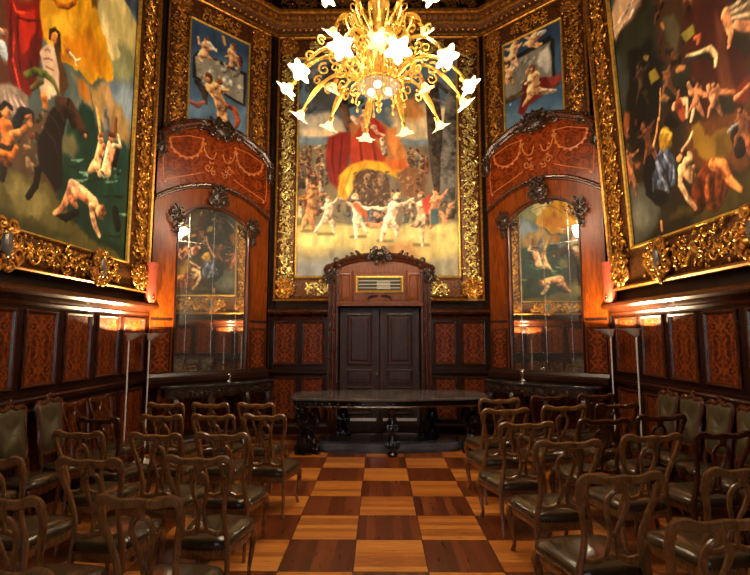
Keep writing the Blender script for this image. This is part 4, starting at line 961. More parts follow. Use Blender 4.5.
# ------------------------------------------------------------------ carved mirrors on the splayed walls
def archline(xh, zs, zt, n=28, p=2.0, sh=0.0):
    """arc from left shoulder to right shoulder with a flat step at the ends"""
    out = []
    for i in range(n + 1):
        x = -xh + 2 * xh * i / n; u = abs(x) / xh
        z = zs + (zt - zs) * (1 - u ** p) if u < 1 else zs
        if sh: z += sh * math.exp(-((u - .82) / .1) ** 2)
        out.append((x, z))
    return out
def pier_mirror(loc, rz, label, dx, dz):
    t = thing('pier_mirror', label, 'mirror', (loc[0] + dx * cos(rz), loc[1] + dx * sin(rz), 0), rz)
    XO, XI = 1.03, .65
    ms, mt = 3.82 + dz, 4.12 + dz
    mid = archline(XO, 4.12 + dz, 4.5 + dz, 28, 2.0); top = archline(XO, 5.06 + dz, 5.54 + dz, 28, 2.4, .05); mir = archline(XI, ms, mt, 28, 2.6)
    mb = MB()
    def outl(a, xh, zb): return [(-xh, zb)] + [(-xh, zb + (a[0][1] - zb) * k / 4) for k in (1, 2, 3)] + list(a) + [(xh, zb + (a[-1][1] - zb) * k / 4) for k in (3, 2, 1)] + [(xh, zb)]
    o = outl(mid, XO, 1.06); i_ = outl(mir, XI, 1.2)
    rings = [[(x, y, z) for x, z in q] for q, y in ((o, 0), (o, -.12), (i_, -.12), (i_, -.05))]
    mb.loft(rings, caps=False)
    sr = mb.build('surround', M['niche'], t, ang=25)
    mb = MB()
    a, b = mid, top
    mb.loft([[(x, y, z) for x, z in q] for q, y in ((a, -.122), (a, -.155), (b, -.155), (b, -.122))], closed=False, caps=False)
    mb.build('arch_panel', M['arch'], t, ang=25)
    mb = MB(); mb.tube([(x, -.15, z) for x, z in mid], .03, 8, up=(0, 1, 0)); mb.tube([(x, -.14, z - .05) for x, z in mid], .018, 6, up=(0, 1, 0)); mb.build('inner_arch_moulding', M['mahog2'], t)
    mb = MB()
    for off, y, r in ((0, -.19, .05), (.055, -.17, .035), (-.06, -.165, .03)): mb.tube([(x * 1.01, y, z + off) for x, z in top], r, 8, up=(0, 1, 0))
    mb.build('crown_moulding', M['mahog2'], t)
    # mirror plate with its joints
    mb = MB(); mb.prism([(-XI, 1.2), (XI, 1.2)] + [(x, z) for x, z in mir[::-1]], -.06, -.05)
    mg = mb.build('mirror_plate', M['mirror'], t, smooth=False)
    mb = MB()
    for x in (-.44, 0, .44):
        zt = ms + (mt - ms) * (1 - (abs(x) / XI) ** 2.6) - .02
        mb.box(x - .0035, x + .0035, -.063, -.06, 1.2, zt)
    mb.tube([(x * .68, -.062, z - .12) for x, z in mir], .0035, 4, up=(0, 1, 0)); mb.box(-.64, .64, -.063, -.06, 3.33, 3.337)
    mb.build('mirror_joint', M['silver'], mg, smooth=False)
    mb = MB(); q = outl(mir, XI, 1.2); mb.tube([(x, -.125, z) for x, z in q], .018, 6, up=(0, 1, 0)); mb.build('mirror_bead', M['mahog'], t)
    # lower pilaster panels, band
    mb = MB()
    for sx in (-1, 1):
        a, b = (.69, 1.02) if sx > 0 else (-1.02, -.69)
        mb.box(a, b, -.135, -.11, 2.02, 2.06); mb.box(a, b, -.128, -.11, 1.9, 1.92)
    mb.build('pilaster_band', M['mahog'], t, smooth=False)
    for sx in (-1, 1):
        a, b = (.71, 1.0) if sx > 0 else (-1.0, -.71)
        mb = MB(); mb.box(-(b - a) / 2, (b - a) / 2, -.012, 0, -.33, .33); o2 = mb.build('veneer_panel', M['panel'], t, smooth=False); o2.location = ((a + b) / 2, -.12, 1.55)
        mb = MB(); mb.tube([(a, -.13, 1.2), (a, -.13, 1.88), (b, -.13, 1.88), (b, -.13, 1.2), (a, -.13, 1.2)], .014, 6, up=(0, 1, 0)); mb.build('panel_moulding', M['mahog'], t)
    mb = MB(); profile_run(mb, -1.03, 1.03, [(0, 1.0), (-.2, 1.0), (-.24, 1.06), (-.24, 1.12), (-.18, 1.15), (-.16, 1.2), (0, 1.2)]); mb.build('base_ledge', M['mahog'], t, ang=25)
    # carving
    mb = MB(); carved_cluster(mb, 0, 4.3 + dz, .2, .23, -.17, 71, 26, .08); mb.build('carved_rosette', M['carved'], t)
    for sx in (-1, 1):
        mb = MB(); carved_cluster(mb, sx * .68, 3.86 + dz, .15, .18, -.16, 72, 20, .07); carved_cluster(mb, sx * .7, 3.64 + dz, .07, .13, -.15, 73, 12, .05); mb.build('carved_rosette', M['carved'], t)
        mb = MB(); carved_cluster(mb, sx * 1.0, 4.95 + dz, .11, .26, -.19, 74, 20, .07); carved_cluster(mb, sx * .84, 5.28 + dz, .16, .1, -.18, 76, 14, .05); mb.build('shoulder_carving', M['carved'], t)
    mb = MB(); carved_cluster(mb, 0, 5.46 + dz, .3, .2, -.23, 75, 30, .1)
    for k in range(7):
        a = pi * (.2 + .6 * k / 6); leaf(mb, .2 * cos(a), 5.52 + dz + .1 * sin(a), a + (.5 if k % 2 else -.5), .12, .03, -.2)
    for sx in (-1, 1): spiral(mb, sx * .36, 5.44 + dz, .1, 1.3, pi / 2, sx, -.22, .022)
    mb.build('carved_crest', M['carved'], t)
    # inlaid garlands
    mb = MB(); y = -.157
    def line(p, r=.009): mb.tube([(x, y, z + dz) for x, z in p], r * .85, 5, up=(0, 1, 0), asp=.45)
    for sx in (-1, 1):
        sw = smooth_path([(sx * .3, 0, 5.27), (sx * .36, 0, 5.0), (sx * .58, 0, 4.86), (sx * .8, 0, 4.95), (sx * .86, 0, 5.12)], 5)
        line([(p.x, p.z) for p in sw], .017)
        for k, p in enumerate(sw):
            if k % 2 == 0: mb.ell((p.x, y, p.z + dz - .015), (.03, .006, .026), None, 6, 4)
        line([(sx * .32, 5.26), (sx * .55, 5.24), (sx * .86, 5.12)])
        line([(sx * .93, 5.0), (sx * .95, 4.7), (sx * .93, 4.42), (sx * .88, 4.38)])
        line([(p.x, p.z) for p in smooth_path([(sx * .9, 0, 4.42), (sx * .7, 0, 4.5), (sx * .45, 0, 4.6), (sx * .28, 0, 4.68)], 5)])
        line([(p.x, p.z) for p in smooth_path([(sx * .3, 0, 5.2), (sx * .24, 0, 5.0), (sx * .12, 0, 4.95), (sx * .06, 0, 5.08)], 5)], .014)
        spiral(mb, sx * .2, 4.78 + dz, .07, 1.3, 0, sx, y, .014); spiral(mb, sx * .1, 4.7 + dz, .05, 1.2, 1, -sx, y, .012)
        for k in range(8): leaf(mb, sx * (.3 - .03 * k), dz + 5.2 - .07 * k + (.02 if k % 2 else -.02), k * 1.3, .06, .016, y, .006)
        leaf(mb, sx * .9, 4.36 + dz, 2, .07, .02, y, .006)
    mb.build('inlay_garland', M['inlay'], t)
    return t
pier_mirror(DL, pi / 4, 'tall arched mirror in carved walnut surround reflecting the dark painting, left splayed wall', -.08, -.14)
pier_mirror(DR, -pi / 4, 'tall arched mirror in carved walnut surround reflecting golden clouds, right splayed wall', .05, 0.0)

# ------------------------------------------------------------------ console tables below the mirrors
def console(loc, rz, label):
    t = thing('console_table', label, 'table', (loc[0], loc[1], 0), rz)
    def outline(s, back):
        p = [(-1.0 * s, back)]
        for i in range(25):
            u = -1 + 2 * i / 24
            p.append((u * s, -.34 - .3 * s * (1 - u * u) ** .6 + .03 * cos(u * 9)))
        p.append((1.0 * s, back)); return p
    mb = MB(); mb.slab(outline(1.0, -.25), .985, 1.03); mb.build('marble_top', M['marble'], t, smooth=False, bevel=.012)
    mb = MB(); mb.slab(outline(.93, -.25), .84, .985)
    ap = mb.build('apron', M['carved'], t, ang=30)
    for i in range(9):
        u = -.84 + 1.68 * i / 8; mb = MB()
        carved_cluster(mb, u * .93, .9, .1, .08, -.36 - .28 * (1 - u * u) ** .6, 80 + i, 12, .04); mb.build('apron_carving', M['carved'], ap)
    for x, yy in ((-.78, -.42), (-.3, -.56), (.3, -.56), (.78, -.42)):
        mb = MB(); pts = smooth_path([(x, yy, .86), (x * 1.04, yy - .05, .7), (x * .98, yy + .03, .45), (x * .94, yy + .08, .2), (x, yy - .02, .03), (x, yy - .04, 0)], 5)
        mb.tube(pts, lerp_list([.07, .075, .045, .035, .05, .05], 5), 8)
        carved_cluster(mb, x, .72, .07, .12, yy - .06, 90, 12, .04); mb.build('leg', M['carved'], t)
    mb = MB(); mb.tube([(-.76, -.35, .16), (-.3, -.46, .2), (0, -.4, .24), (.3, -.46, .2), (.76, -.35, .16)], .035, 8); mb.build('stretcher', M['carved'], t)
    return t
console(DL, pi / 4, 'black carved console table with marble top under the left mirror')
console(DR, -pi / 4, 'black carved console table with marble top under the right mirror')
def onwall(loc, rz, x, y, z):
    return (loc[0] + x * cos(rz) - y * sin(rz), loc[1] + x * sin(rz) + y * cos(rz), z)
t = thing('ornament', 'small silver ornament standing on the left console table', 'ornament', onwall(DL, pi / 4, .1, -.42, 1.03))
mb = MB(); mb.lathe([(0, 0), (.05, 0), (.05, .012), (.015, .03), (.012, .07), (.03, .09), (.035, .12), (.0, .14)], 14); mb.build('ornament_body', M['silver'], t)
t = thing('table_lamp', 'small silver lamp with round globe on the right console table', 'lamp', onwall(DR, -pi / 4, -.22, -.42, 1.03))
mb = MB(); mb.lathe([(0, 0), (.07, 0), (.07, .015), (.03, .03), (.015, .05), (.018, .09), (.04, .105), (.04, .115), (0, .12)], 16); mb.build('base', M['silver'], t)
mb = MB(); mb.ell((0, 0, .16), (.045, .045, .045), None, 14, 9); mb.build('globe', M['silver'], t)

# ------------------------------------------------------------------ wall sconces and torchieres
def sconce(x, y, rz, label):
    t = thing('wall_sconce', label, 'lamp', (x, y, 2.285), rz)
    mb = MB(); mb.lathe([(.07, 0), (.085, .02), (.1, .3), (.115, .58), (.118, .6), (.105, .6)], 20); mb.build('shade', M['copper'], t)
    mb = MB(); mb.ell((0, -.1, .06), (.02, .015, .04)); mb.build('knob', M['silver'], t)
sconce(-W + .13, 7.2, pi / 2 - .5, 'tall tapering copper-pink shade on the ledge beside the left painting frame')
sconce(W - .13, 7.2, -pi / 2 + .5, 'tall tapering copper-pink shade on the ledge beside the right painting frame')
def torchiere(x, y, ang, H, label):
    """slim uplighter, its flat head pointing along ang"""
    t = thing('torchiere', label, 'lamp', (x, y, 0), ang)
    mb = MB(); mb.lathe([(0, 0), (.14, 0), (.14, .015), (.03, .035), (.016, .06)], 24); mb.build('base', M['steel'], t)
    mb = MB(); mb.tube([(0, 0, .04), (0, 0, H - .1)], .011, 10); mb.build('pole', M['steel'], t)
    mb = MB(); n = 20
    def ring(sx, sy, ox, z): return [(ox + sx * cos(2 * pi * k / n), sy * sin(2 * pi * k / n), z) for k in range(n)]
    mb.loft([ring(.016, .016, 0, H - .11), ring(.045, .045, .01, H - .085), ring(.09, .075, .05, H - .035), ring(.15, .1, .085, H), ring(.143, .093, .085, H), ring(.085, .07, .05, H - .03), ring(.02, .02, .03, H - .045)], caps=True)
    mb.build('head', M['steel'], t)
    mb = MB(); mb.tube([(.02, 0, H - .022), (.13, 0, H - .022)], .008, 6); mb.build('halogen_tube', M['spot'], t)
    l = bpy.data.lights.new('torchiere_light', 'SPOT'); l.energy = TORCH; l.color = (1.0, .74, .40); l.shadow_soft_size = .03; l.spot_size = radians(164); l.spot_blend = .12
    lo = bpy.data.objects.new('torchiere_light', l); COL.objects.link(lo); lo.parent = t; lo.location = (.08, 0, H - .01); lo.rotation_euler = (pi, 0, 0)
TORCH = 150
torchiere(-3.36, 6.46, .5, 1.82, 'slim steel torchiere lamp by the left wall, the nearer of the left pair')
torchiere(-3.34, 7.0, .45, 1.82, 'slim steel torchiere lamp close to the left mirror, farther of the left pair')
torchiere(3.3, 6.9, pi - .5, 1.88, 'slim steel torchiere lamp close to the right mirror, farther of the right pair')
torchiere(3.37, 6.35, pi - .7, 1.88, 'slim steel torchiere lamp by the right wall, the nearer of the right pair')

# ------------------------------------------------------------------ long carved table
tb = thing('banquet_table', 'long black table with veined glossy top and carved legs before the door', 'table', (.17, 7.88, 0), radians(3))
def tout(s, n=60):
    p = []
    for i in range(n):
        a = 2 * pi * i / n; c, d = cos(a), sin(a)
        x = math.copysign(abs(c) ** .55, c) * 1.62; y = math.copysign(abs(d) ** .6, d) * .62
        y *= 1 + .06 * cos(x * 3.4); x *= 1 - .05 * (1 - abs(y) / .62)
        p.append((x * s, y * s))
    return p
mb = MB(); mb.slab(tout(1), .81, .85); mb.build('table_top', M['tmarble'], tb, smooth=False, bevel=.012)
mb = MB(); mb.slab(tout(.95), .72, .81); ap = mb.build('apron', M['black'], tb, ang=30)
mb = MB(); mb.tube([(x * .955, y * .955, .725) for x, y in tout(1)] + [(tout(1)[0][0] * .955, tout(1)[0][1] * .955, .725)], .014, 6); mb.build('apron_bead', M['mahog2'], ap)
mb = MB()
for i, (x, y) in enumerate(tout(.955)):
    mb.ell((x, y, .765), (.03, .03, .03), None, 6, 4)
mb.build('apron_carving', M['black'], ap)
for x, y, sc_ in ((-1.28, -.3, 1.25), (0, -.52, .9), (1.28, -.3, 1.25), (-.75, .4, 1.0), (.75, .4, 1.0)):
    mb = MB()
    prof = [(.0, 0), (.085, 0), (.09, .03), (.06, .06), (.1, .12), (.095, .2), (.045, .26), (.05, .3), (.085, .36), (.09, .44), (.06, .5), (.045, .53), (.08, .57), (.09, .64), (0, .64)]
    mb.lathe([(r * sc_, z * 1.125) for r, z in prof], 16, (x, y, 0))
    for k in range(10):
        a = 2 * pi * k / 10
        for z, r in ((.16, .1), (.4, .09)): mb.ell((x + cos(a) * r * sc_, y + sin(a) * r * sc_, z), (.025, .025, .06), None, 6, 4)
    if sc_ > 1:
        for q, (ox, oz, rx, rz_) in enumerate(((.05, .17, .13, .15), (.02, .46, .12, .14), (.09, .66, .12, .09))): carved_cluster(mb, x + math.copysign(ox, x), oz, rx, rz_, y - .1, 200 + q, 18, .07)
        for ox in (-.1, .1): mb.tube(smooth_path([(x + ox, y, .7), (x + ox * 1.5, y - .03, .5), (x + ox * .7, y, .3), (x + ox * 1.5, y - .04, .1), (x + ox * 1.4, y - .06, 0)], 4), lerp_list([.05, .055, .035, .05, .045], 4), 8)
    mb.build('leg', M['black'], tb)
mb = MB()
pp = [(x * .74, y * .72) for x, y in tout(1)]
mb.slab([(x, y + .08) for x, y in pp], .04, .135); mb.slab([(x * .96, (y + .08) * .96) for x, y in pp], .0, .04)
mb.build('stretcher_shelf', M['plinth'], tb, smooth=False, bevel=.008)

# ------------------------------------------------------------------ chandelier
ch = thing('chandelier', 'large gilt chandelier with glowing star-shaped flower shades', 'chandelier', (0, 5.2, 4.2))
def zz(z): return z - 4.2
mb = MB(); mb.lathe([(.0, 4.28 - 4.2), (.012, zz(4.29)), (.03, zz(4.33)), (.012, zz(4.36)), (.04, zz(4.4)), (.015, zz(4.43)), (.045, zz(4.48)), (.02, zz(4.52)), (.02, zz(4.7)), (.06, zz(4.8)), (.05, zz(4.95)), (.09, zz(5.1)), (.05, zz(5.3)), (.07, zz(5.5)), (.12, zz(5.6)), (.04, zz(5.75)), (.03, zz(6.2)), (.08, zz(6.3)), (.02, zz(6.4)), (.018, zz(HC - .15)), (.12, zz(HC - .1)), (.14, zz(HC)), (0, zz(HC))], 16); mb.build('stem', M['goldb'], ch)
mb = MB(); mb.lathe([(.0, zz(4.5)), (.1, zz(4.505)), (.18, zz(4.53)), (.235, zz(4.58)), (.24, zz(4.6)), (.23, zz(4.6)), (.17, zz(4.545)), (0, zz(4.52))], 32); bw = mb.build('glass_bowl', M['bowl'], ch)
mb = MB()
for k in range(40):
    a = 2 * pi * k / 40; mb.ell((.25 * cos(a), .25 * sin(a), zz(4.61)), (.022, .022, .018), None, 6, 4)
mb.tube([(.25 * cos(2 * pi * k / 32), .25 * sin(2 * pi * k / 32), zz(4.625)) for k in range(33)], .016, 6); mb.build('bowl_rim', M['gold'], ch)
for k in range(3):
    a = .4 + 2 * pi * k / 3; mb = MB(); mb.ell((.11 * cos(a), .11 * sin(a), zz(4.57)), (.05, .05, .04), None, 10, 7); mb.build('bulb', M['bulb'], bw)
for k in range(18):                       # flaring crown of upright wires
    a = 2 * pi * (k + .5) / 18; c, s = cos(a), sin(a); mb = MB()
    o = 1 if k % 2 else .82
    pts = smooth_path([(.24, 4.63), (.19, 4.78), (.2, 4.95), (.25 * o, 5.12), (.34 * o, 5.3), (.36 * o, 5.42), (.3 * o, 5.46), (.28 * o, 5.4)] if False else [Vector((r * c, r * s, zz(z))) for r, z in ((.24, 4.63), (.19, 4.78), (.2, 4.95), (.26 * o, 5.12), (.35 * o, 5.28), (.38 * o, 5.4), (.32 * o, 5.45), (.29 * o, 5.38))], 4)
    mb.tube(pts, lerp_list([.016, .015, .014, .013, .012, .012, .011, .014], 4), 6)
    for r, z in ((.22, 4.7), (.23, 5.03), (.31 * o, 5.2)): mb.ell((r * c, r * s, zz(z)), (.03, .03, .045), None, 6, 4)
    mb.build('crown_wire', M['goldb'], ch)
def star_shade(mb, p, d):
    """flower bell with six pointed petals opening along d"""
    d = Vector(d).normalized(); q = Vector((0, 0, 1)).rotation_difference(d).to_matrix().to_4x4()
    mb.m = Matrix.Translation(p) @ q
    mb.lathe([(.015, -.02), (.035, .0), (.048, .025), (.056, .05), (.084, .07), (.112, .082), (.104, .083), (.05, .06), (.036, .03), (.0, .015)], 30, petal=lambda a, t: 1 + .38 * max(0, (t if t < .7 else 1.4 - t) - .25) * 2.2 * cos(5 * a))
    mb.m = None
def arm(a, prof, tip, R, scr, shade_dir, sc_=1.0, leafpos=None, name='arm'):
    c, s = cos(a), sin(a); P3 = lambda r, z, o=0: Vector((r * c - o * s, r * s + o * c, zz(z)))
    mb = MB(); pts = smooth_path([P3(r, z) for r, z in prof], 5)
    mb.tube(pts, lerp_list(R, 5), 7)
    # scrolls under and over the arm
    for (r0, z0, rad, a0, hand) in scr:
        q = []
        for i in range(19):
            t = i / 18; an = a0 + hand * 2 * pi * 1.25 * t; rr = rad * (1 - .8 * t)
            q.append(P3(r0 + rr * cos(an), z0 + rr * sin(an)))
        mb.tube(q, [.013 - .006 * i / 18 for i in range(19)], 5)
    if leafpos:
        (r1, z1), (r2, z2) = leafpos
        rings = []
        for i in range(7):
            t = i / 6; w_ = .012 + .035 * sin(pi * min(1, t * .9 + .1)) ; r = r1 + (r2 - r1) * t; z = z1 + (z2 - z1) * t + .03 * sin(pi * t)
            rings.append([P3(r, z + .02, 0), P3(r, z, w_), P3(r, z - .015, 0), P3(r, z, -w_)])
        mb.loft(rings)
    ao = mb.build(name, M['goldb'], ch)
    mb = MB(); dv = Vector((shade_dir[0] * c, shade_dir[0] * s, shade_dir[1])).normalized(); bp = P3(*tip) + dv * .06; mb.ell(bp, (.032, .032, .032), None, 10, 7); mb.build('bulb', M['bulb'], ao)
    mb = MB(); star_shade(mb, P3(*tip), Vector((shade_dir[0] * c, shade_dir[0] * s, shade_dir[1])))
    mb.build('flower_shade', M['shade'], ao)
    mb = MB(); mb.tube([P3(tip[0] - shade_dir[0] * .07, tip[1] - shade_dir[1] * .07), P3(*tip)], [.03, .026], 8); mb.build('shade_collar', M['gold'], ao)
for k in range(12):
    a = radians(-90 - 5 + 15 + 30 * k)
    dz = .03 if k % 2 else -.03
    arm(a, ((.2, 4.66), (.34, 4.8), (.52, 4.88 + dz), (.7, 4.82 + dz), (.86, 4.68 + dz), (.97, 4.54 + dz)), (.98, 4.5 + dz), [.018, .02, .02, .018, .016, .014],
        ((.45, 4.73, .09, 1.2, 1), (.62, 4.72 + dz, .075, 1.9, -1), (.36, 4.93, .08, -1, 1), (.55, 4.97 + dz, .07, -2, -1), (.78, 4.86 + dz, .06, 2.5, -1)), (.62, -.78), 1, ((.66, 4.84 + dz), (.95, 4.56 + dz)))
for k in range(6):
    a = radians(-90 + 60 * k)
    arm(a, ((.06, 5.2), (.2, 5.42), (.38, 5.62), (.52, 5.66), (.6, 5.58)), (.62, 5.52), [.018, .018, .016, .015, .013], ((.32, 5.46, .09, 1, 1), (.45, 5.56, .06, 2, -1), (.25, 5.62, .07, -1, 1)), (.6, -.8), 1, ((.36, 5.6), (.58, 5.6)), 'upper_arm')
for k in range(3):
    a = radians(-90 + 120 * k)
    arm(a, ((.1, 4.9), (.3, 5.05), (.5, 5.0), (.6, 4.88)), (.62, 4.8), [.016, .018, .016, .014], ((.32, 4.93, .07, 1, 1), (.42, 5.1, .06, -2, -1)), (.5, -.86), 1, ((.35, 5.06), (.58, 4.9)), 'middle_arm')
for k in range(8):                        # small hooks and pendants under the rim
    a = 2 * pi * k / 8 + .2; c, s = cos(a), sin(a); mb = MB()
    mb.tube([Vector((r * c, r * s, zz(z))) for r, z in ((.25, 4.62), (.31, 4.56), (.33, 4.49), (.29, 4.46), (.27, 4.5))], [.013, .012, .01, .01, .012], 6)
    mb.ell((.3 * c, .3 * s, zz(4.4)), (.018, .018, .03), None, 6, 4); mb.tube([Vector((.3 * c, .3 * s, zz(4.46))), Vector((.3 * c, .3 * s, zz(4.4)))], .005, 4)
    mb.build('rim_hook', M['goldb'], ch)

# ------------------------------------------------------------------ chairs
def chair_proto(name, mat, label):
    t = thing(name, label, 'chair'); m = M[mat]
    yb = lambda z: -.2 - .005 * 0 - (.13 * max(0, (z - .45) / .55) ** 1.3)
    for s in (-1, 1):
        mb = MB(); z_ = [(.2, -.27, 0), (.195, -.235, .15), (.19, -.205, .3), (.185, -.2, .42), (.168, yb(.53), .53), (.166, yb(.64), .64), (.192, yb(.77), .77), (.22, yb(.87), .87), (.224, yb(.93), .935)]
        pts = smooth_path([(s * x, y, z) for x, y, z in z_], 4)
        mb.tube(pts, lerp_list([(.014, .016), (.016, .018), (.02, .022), (.022, .024), (.018, .02), (.017, .018), (.019, .017), (.022, .017), (.023, .017)], 4), 8, up=(0, 1, 0))
        mb.build('back_post', m, t)
        mb = MB(); pts = smooth_path([(s * .215, .2, .37), (s * .228, .222, .31), (s * .222, .222, .22), (s * .205, .205, .08), (s * .208, .218, .02), (s * .21, .225, 0)], 4)
        mb.tube(pts, lerp_list([.03, .032, .022, .014, .017, .019], 4), 8); mb.build('front_leg', m, t)
    mb = MB()
    tp = [(-.221, .925, .022), (-.228, .957, .024), (-.21, .985, .027), (-.17, .988, .028), (-.115, .97, .025), (-.055, .968, .025), (0, .974, .026), (.055, .968, .025), (.115, .97, .025), (.17, .988, .028), (.21, .985, .027), (.228, .957, .024), (.221, .925, .022)]
    pts = smooth_path([(x, yb(z) - .004, z) for x, z, r in tp], 3)
    mb.tube(pts, lerp_list([(r, .018) for x, z, r in tp], 3), 8, up=(0, 1, 0)); mb.build('top_rail', m, t)
    mb = MB()
    mb.tube([(0, yb(.955), .955), (0, yb(.92), .92), (0, yb(.89), .89)], [(.036, .011), (.026, .012), (.034, .012)], 8, up=(0, 1, 0))
    for s in (-1, 1):
        pts = smooth_path([(s * .006, yb(.895), .898), (s * .035, yb(.88), .885), (s * .058, yb(.83), .835), (s * .05, yb(.765), .765), (s * .024, yb(.675), .675), (s * .02, yb(.6), .60), (s * .036, yb(.51), .50)], 4)
        mb.tube(pts, lerp_list([(.012, .011), (.016, .012), (.018, .012), (.016, .012), (.014, .012), (.014, .012), (.018, .012)], 4), 7, up=(0, 1, 0))
    mb.ell((0, yb(.64), .635), (.022, .012, .02), None, 8, 6); mb.build('splat', m, t)
    mb = MB(); pts = smooth_path([(-.174, yb(.495), .495), (-.1, yb(.48), .48), (-.045, yb(.495), .498), (0, yb(.495), .502), (.045, yb(.495), .498), (.1, yb(.48), .48), (.174, yb(.495), .495)], 3)
    mb.tube(pts, [(.02, .014)] * len(pts), 8, up=(0, 1, 0)); mb.build('cross_rail', m, t)
    # seat frame and leather cushion follow one outline
    def so(s, z, dy=0):
        p = []
        for x, y in ((-.185, -.2), (-.195, -.1), (-.215, .02), (-.235, .14), (-.232, .2), (-.2, .235), (-.1, .25), (0, .255), (.1, .25), (.2, .235), (.232, .2), (.235, .14), (.215, .02), (.195, -.1), (.185, -.2), (.09, -.215), (0, -.215), (-.09, -.215)):
            p.append((x * s, .02 + (y - .02) * s + dy, z))
        return p
    mb = MB(); mb.loft([so(.97, .315), so(1, .33), so(1, .375), so(.98, .38)]); sf = mb.build('seat_frame', m, t, ang=50)
    mb = MB(); mb.loft([so(.985, .375), so(1.03, .385), so(1.045, .405), so(1.02, .428), so(.93, .445), so(.7, .457), so(.35, .462), so(.1, .463)]); st = mb.build('seat', M['leather'], t, ang=80)
    mb = MB(); o = so(1.03, .382); 
    for i in range(len(o)):
        a, b = Vector(o[i]), Vector(o[(i + 1) % len(o)]); n = max(1, int((b - a).length / .02))
        for k in range(n):
            p = a + (b - a) * k / n; mb.ell(p, (.007, .007, .007), None, 5, 3)
    mb.build('nail_trim', M['nail'], st)
    return t
def wall_chair_proto(label):
    t = thing('upholstered_chair', label, 'chair'); m = M['chairdk']
    for s in (-1, 1):
        mb = MB(); mb.tube(smooth_path([(s * .2, -.24, 0), (s * .2, -.2, .2), (s * .2, -.17, .44), (s * .205, -.19, .62)], 4), lerp_list([.018, .02, .026, .022], 4), 8); mb.build('rear_leg', m, t)
        mb = MB(); mb.tube(smooth_path([(s * .21, .18, .42), (s * .222, .2, .34), (s * .214, .2, .2), (s * .2, .185, .06), (s * .204, .2, 0)], 4), lerp_list([.03, .032, .02, .014, .018], 4), 8); mb.build('front_leg', m, t)
    yb = lambda z: -.17 - .12 * max(0, (z - .45) / .7)
    ol = [(-.17, .62), (-.205, .7), (-.19, .85), (-.215, 1.02), (-.22, 1.08), (-.16, 1.1), (-.08, 1.09), (0, 1.12), (.08, 1.09), (.16, 1.1), (.22, 1.08), (.215, 1.02), (.19, .85), (.205, .7), (.17, .62), (.08, .6), (-.08, .6)]
    mb = MB(); pts = [(x, yb(z), z) for x, z in ol]; mb.tube(smooth_path(pts + [pts[0]], 3), .03, 8, up=(0, 1, 0))
    leaf(mb, -.02, 1.13, pi / 2, .06, .03, yb(1.12)); leaf(mb, 0, 1.13, 2.4, .07, .02, yb(1.12)); leaf(mb, 0, 1.13, .7, .07, .02, yb(1.12)); mb.build('back_frame', m, t)
    mb = MB(); f = lambda s, d: [(x * s, yb(z) + d, .86 + (z - .86) * s) for x, z in ol]
    mb.loft([f(.95, -.015), f(.95, .012), f(.9, .03), f(.7, .042), f(.35, .046), f(.08, .047)]); mb.build('back_pad', M['olive'], t, ang=80)
    def so(s, z): return [(x * s, y * s, z) for x, y in ((-.2, -.2), (-.23, .1), (-.23, .2), (-.15, .24), (0, .25), (.15, .24), (.23, .2), (.23, .1), (.2, -.2), (0, -.21))]
    mb = MB(); mb.loft([so(.98, .36), so(1, .38), so(1, .425)]); mb.build('seat_frame', m, t, ang=50)
    mb = MB(); mb.loft([so(.99, .425), so(1.03, .45), so(.98, .48), so(.8, .497), so(.4, .505), so(.1, .506)]); mb.build('seat', M['leather'], t, ang=80)
    return t
C1 = chair_proto('dining_chair', 'chair', ''); C2 = chair_proto('dining_chair', 'chairdk', '')
WC = wall_chair_proto('')
used = set()
def put(src, x, y, rz, label, group, scl=(1, 1, 1)):
    o = put0(src, x, y, rz, label, group); o.scale = scl; return o
def put0(src, x, y, rz, label, group):
    if id(src) not in used:
        used.add(id(src)); src.location = (x, y, 0); src.rotation_euler = (0, 0, rz); src['label'] = label; src['group'] = group; return src
    return dup(src, (x, y, 0), rz, label, group)
ORD = ['row nearest the table', 'second row from the table', 'third row from the table', 'fourth row from the table', 'fifth row from the table', 'sixth row, nearest the front']
# top-rail centres (x, y) of every chair, row by row from the table, aisle chair first
LEFT = [[(-1.43, 5.66), (-1.96, 5.66), (-2.48, 5.66)], [(-1.14, 4.85), (-1.645, 4.84), (-2.15, 4.82), (-2.68, 4.66)], [(-1.26, 3.93), (-1.79, 3.92), (-2.46, 4.0)],
        [(-1.18, 3.19), (-1.85, 3.14), (-2.5, 3.16)], [(-1.17, 2.41), (-1.84, 2.4)], [(-1.3, 1.69)]]
RIGHT = [[(1.5, 6.1), (2.22, 6.38), (2.9, 6.55)], [(1.36, 5.27), (2.07, 5.5), (2.74, 5.66)], [(1.33, 4.44), (2.12, 4.65), (2.78, 4.86)], [(1.41, 3.69), (2.16, 3.92), (2.8, 4.02)], [(1.37, 2.83), (2.17, 2.97)], [(1.48, 2.17)]]
POS = ['at the aisle', 'second from the aisle', 'third from the aisle', 'fourth from the aisle']
rnd = random.Random(3)
for side, rows, sg in (('left', LEFT, 1), ('right', RIGHT, -1)):
    for r, row in enumerate(rows):
        for c, (x, y) in enumerate(row):
            rz = (radians(-5) if side == 'left' else radians(8)) + rnd.uniform(-.03, .03)
            if side == 'left' and r == 1 and c == 0: rz = -.12
            off = .33
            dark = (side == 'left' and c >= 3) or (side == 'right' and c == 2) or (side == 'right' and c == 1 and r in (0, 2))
            put(C2 if dark else C1, x - sin(rz) * off, y + cos(rz) * off, rz, 'carved walnut chair, %s block, %s, %s' % (side, ORD[r], POS[c]), 'walnut chairs in rows facing the table', (.93, 1, 1) if side == 'left' else (1.1, 1.03, 1))
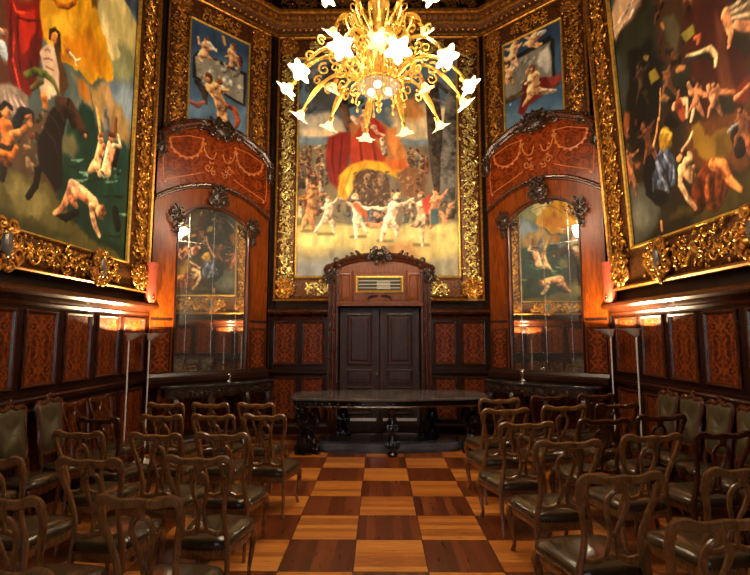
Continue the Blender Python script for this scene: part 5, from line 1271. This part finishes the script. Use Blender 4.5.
NW = ['farthest from the camera', 'second from the far end', 'third from the far end', 'fourth from the far end', 'nearest the camera']
for k, y in enumerate((5.08, 4.54, 4.0, 3.46)):
    put(WC, -3.23, y, -pi / 2, 'olive upholstered chair against the left wall, %s' % NW[k if k < 3 else 4], 'upholstered chairs along the left wall', (.86, .78, 1))
for k, y in enumerate((5.84, 5.41, 4.97, 4.54, 4.1)):
    put(WC, 3.23, y, pi / 2, 'olive upholstered chair against the right wall, %s' % NW[k], 'upholstered chairs along the right wall', (.8, .78, 1))
for k, y in enumerate((5.56, 6.06)):
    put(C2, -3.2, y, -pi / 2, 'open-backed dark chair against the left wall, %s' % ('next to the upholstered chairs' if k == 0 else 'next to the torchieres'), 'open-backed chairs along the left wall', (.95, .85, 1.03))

# ------------------------------------------------------------------ light
def point(name, loc, e, col, r, parent=None):
    l = bpy.data.lights.new(name, 'POINT'); l.energy = e; l.color = col; l.shadow_soft_size = r
    o = bpy.data.objects.new(name, l); COL.objects.link(o); o.location = loc
    if parent: o.parent = parent
    return o
WARM = (1.0, .80, .56)
for k in range(12):
    a = radians(-80 + 30 * k)
    point('bulb_light', (1.12 * cos(a), 1.12 * sin(a), zz(4.3)), 31, WARM, .08, ch)
for k in range(6):
    a = radians(-90 + 60 * k); point('bulb_light', (.74 * cos(a), .74 * sin(a), zz(5.34)), 24, WARM, .08, ch)
for a, b, z0, z1 in WH:  # area lamps added outside the assumed windows, cool fill from behind
    l = bpy.data.lights.new('daylight', 'AREA'); l.shape = 'RECTANGLE'; l.size = b - a; l.size_y = z1 - z0; l.energy = 40; l.color = (.86, .93, 1.0)
    o = bpy.data.objects.new('daylight', l); COL.objects.link(o); o.location = (-(a + b) / 2, YB - .35, (z0 + z1) / 2); o.rotation_euler = (pi / 2, 0, 0)
    o.rotation_euler = (-pi / 2, 0, pi)
wd = bpy.data.worlds.new('world'); sc.world = wd; wd.use_nodes = True
wd.node_tree.nodes['Background'].inputs[0].default_value = (.5, .6, .8, 1); wd.node_tree.nodes['Background'].inputs[1].default_value = .05
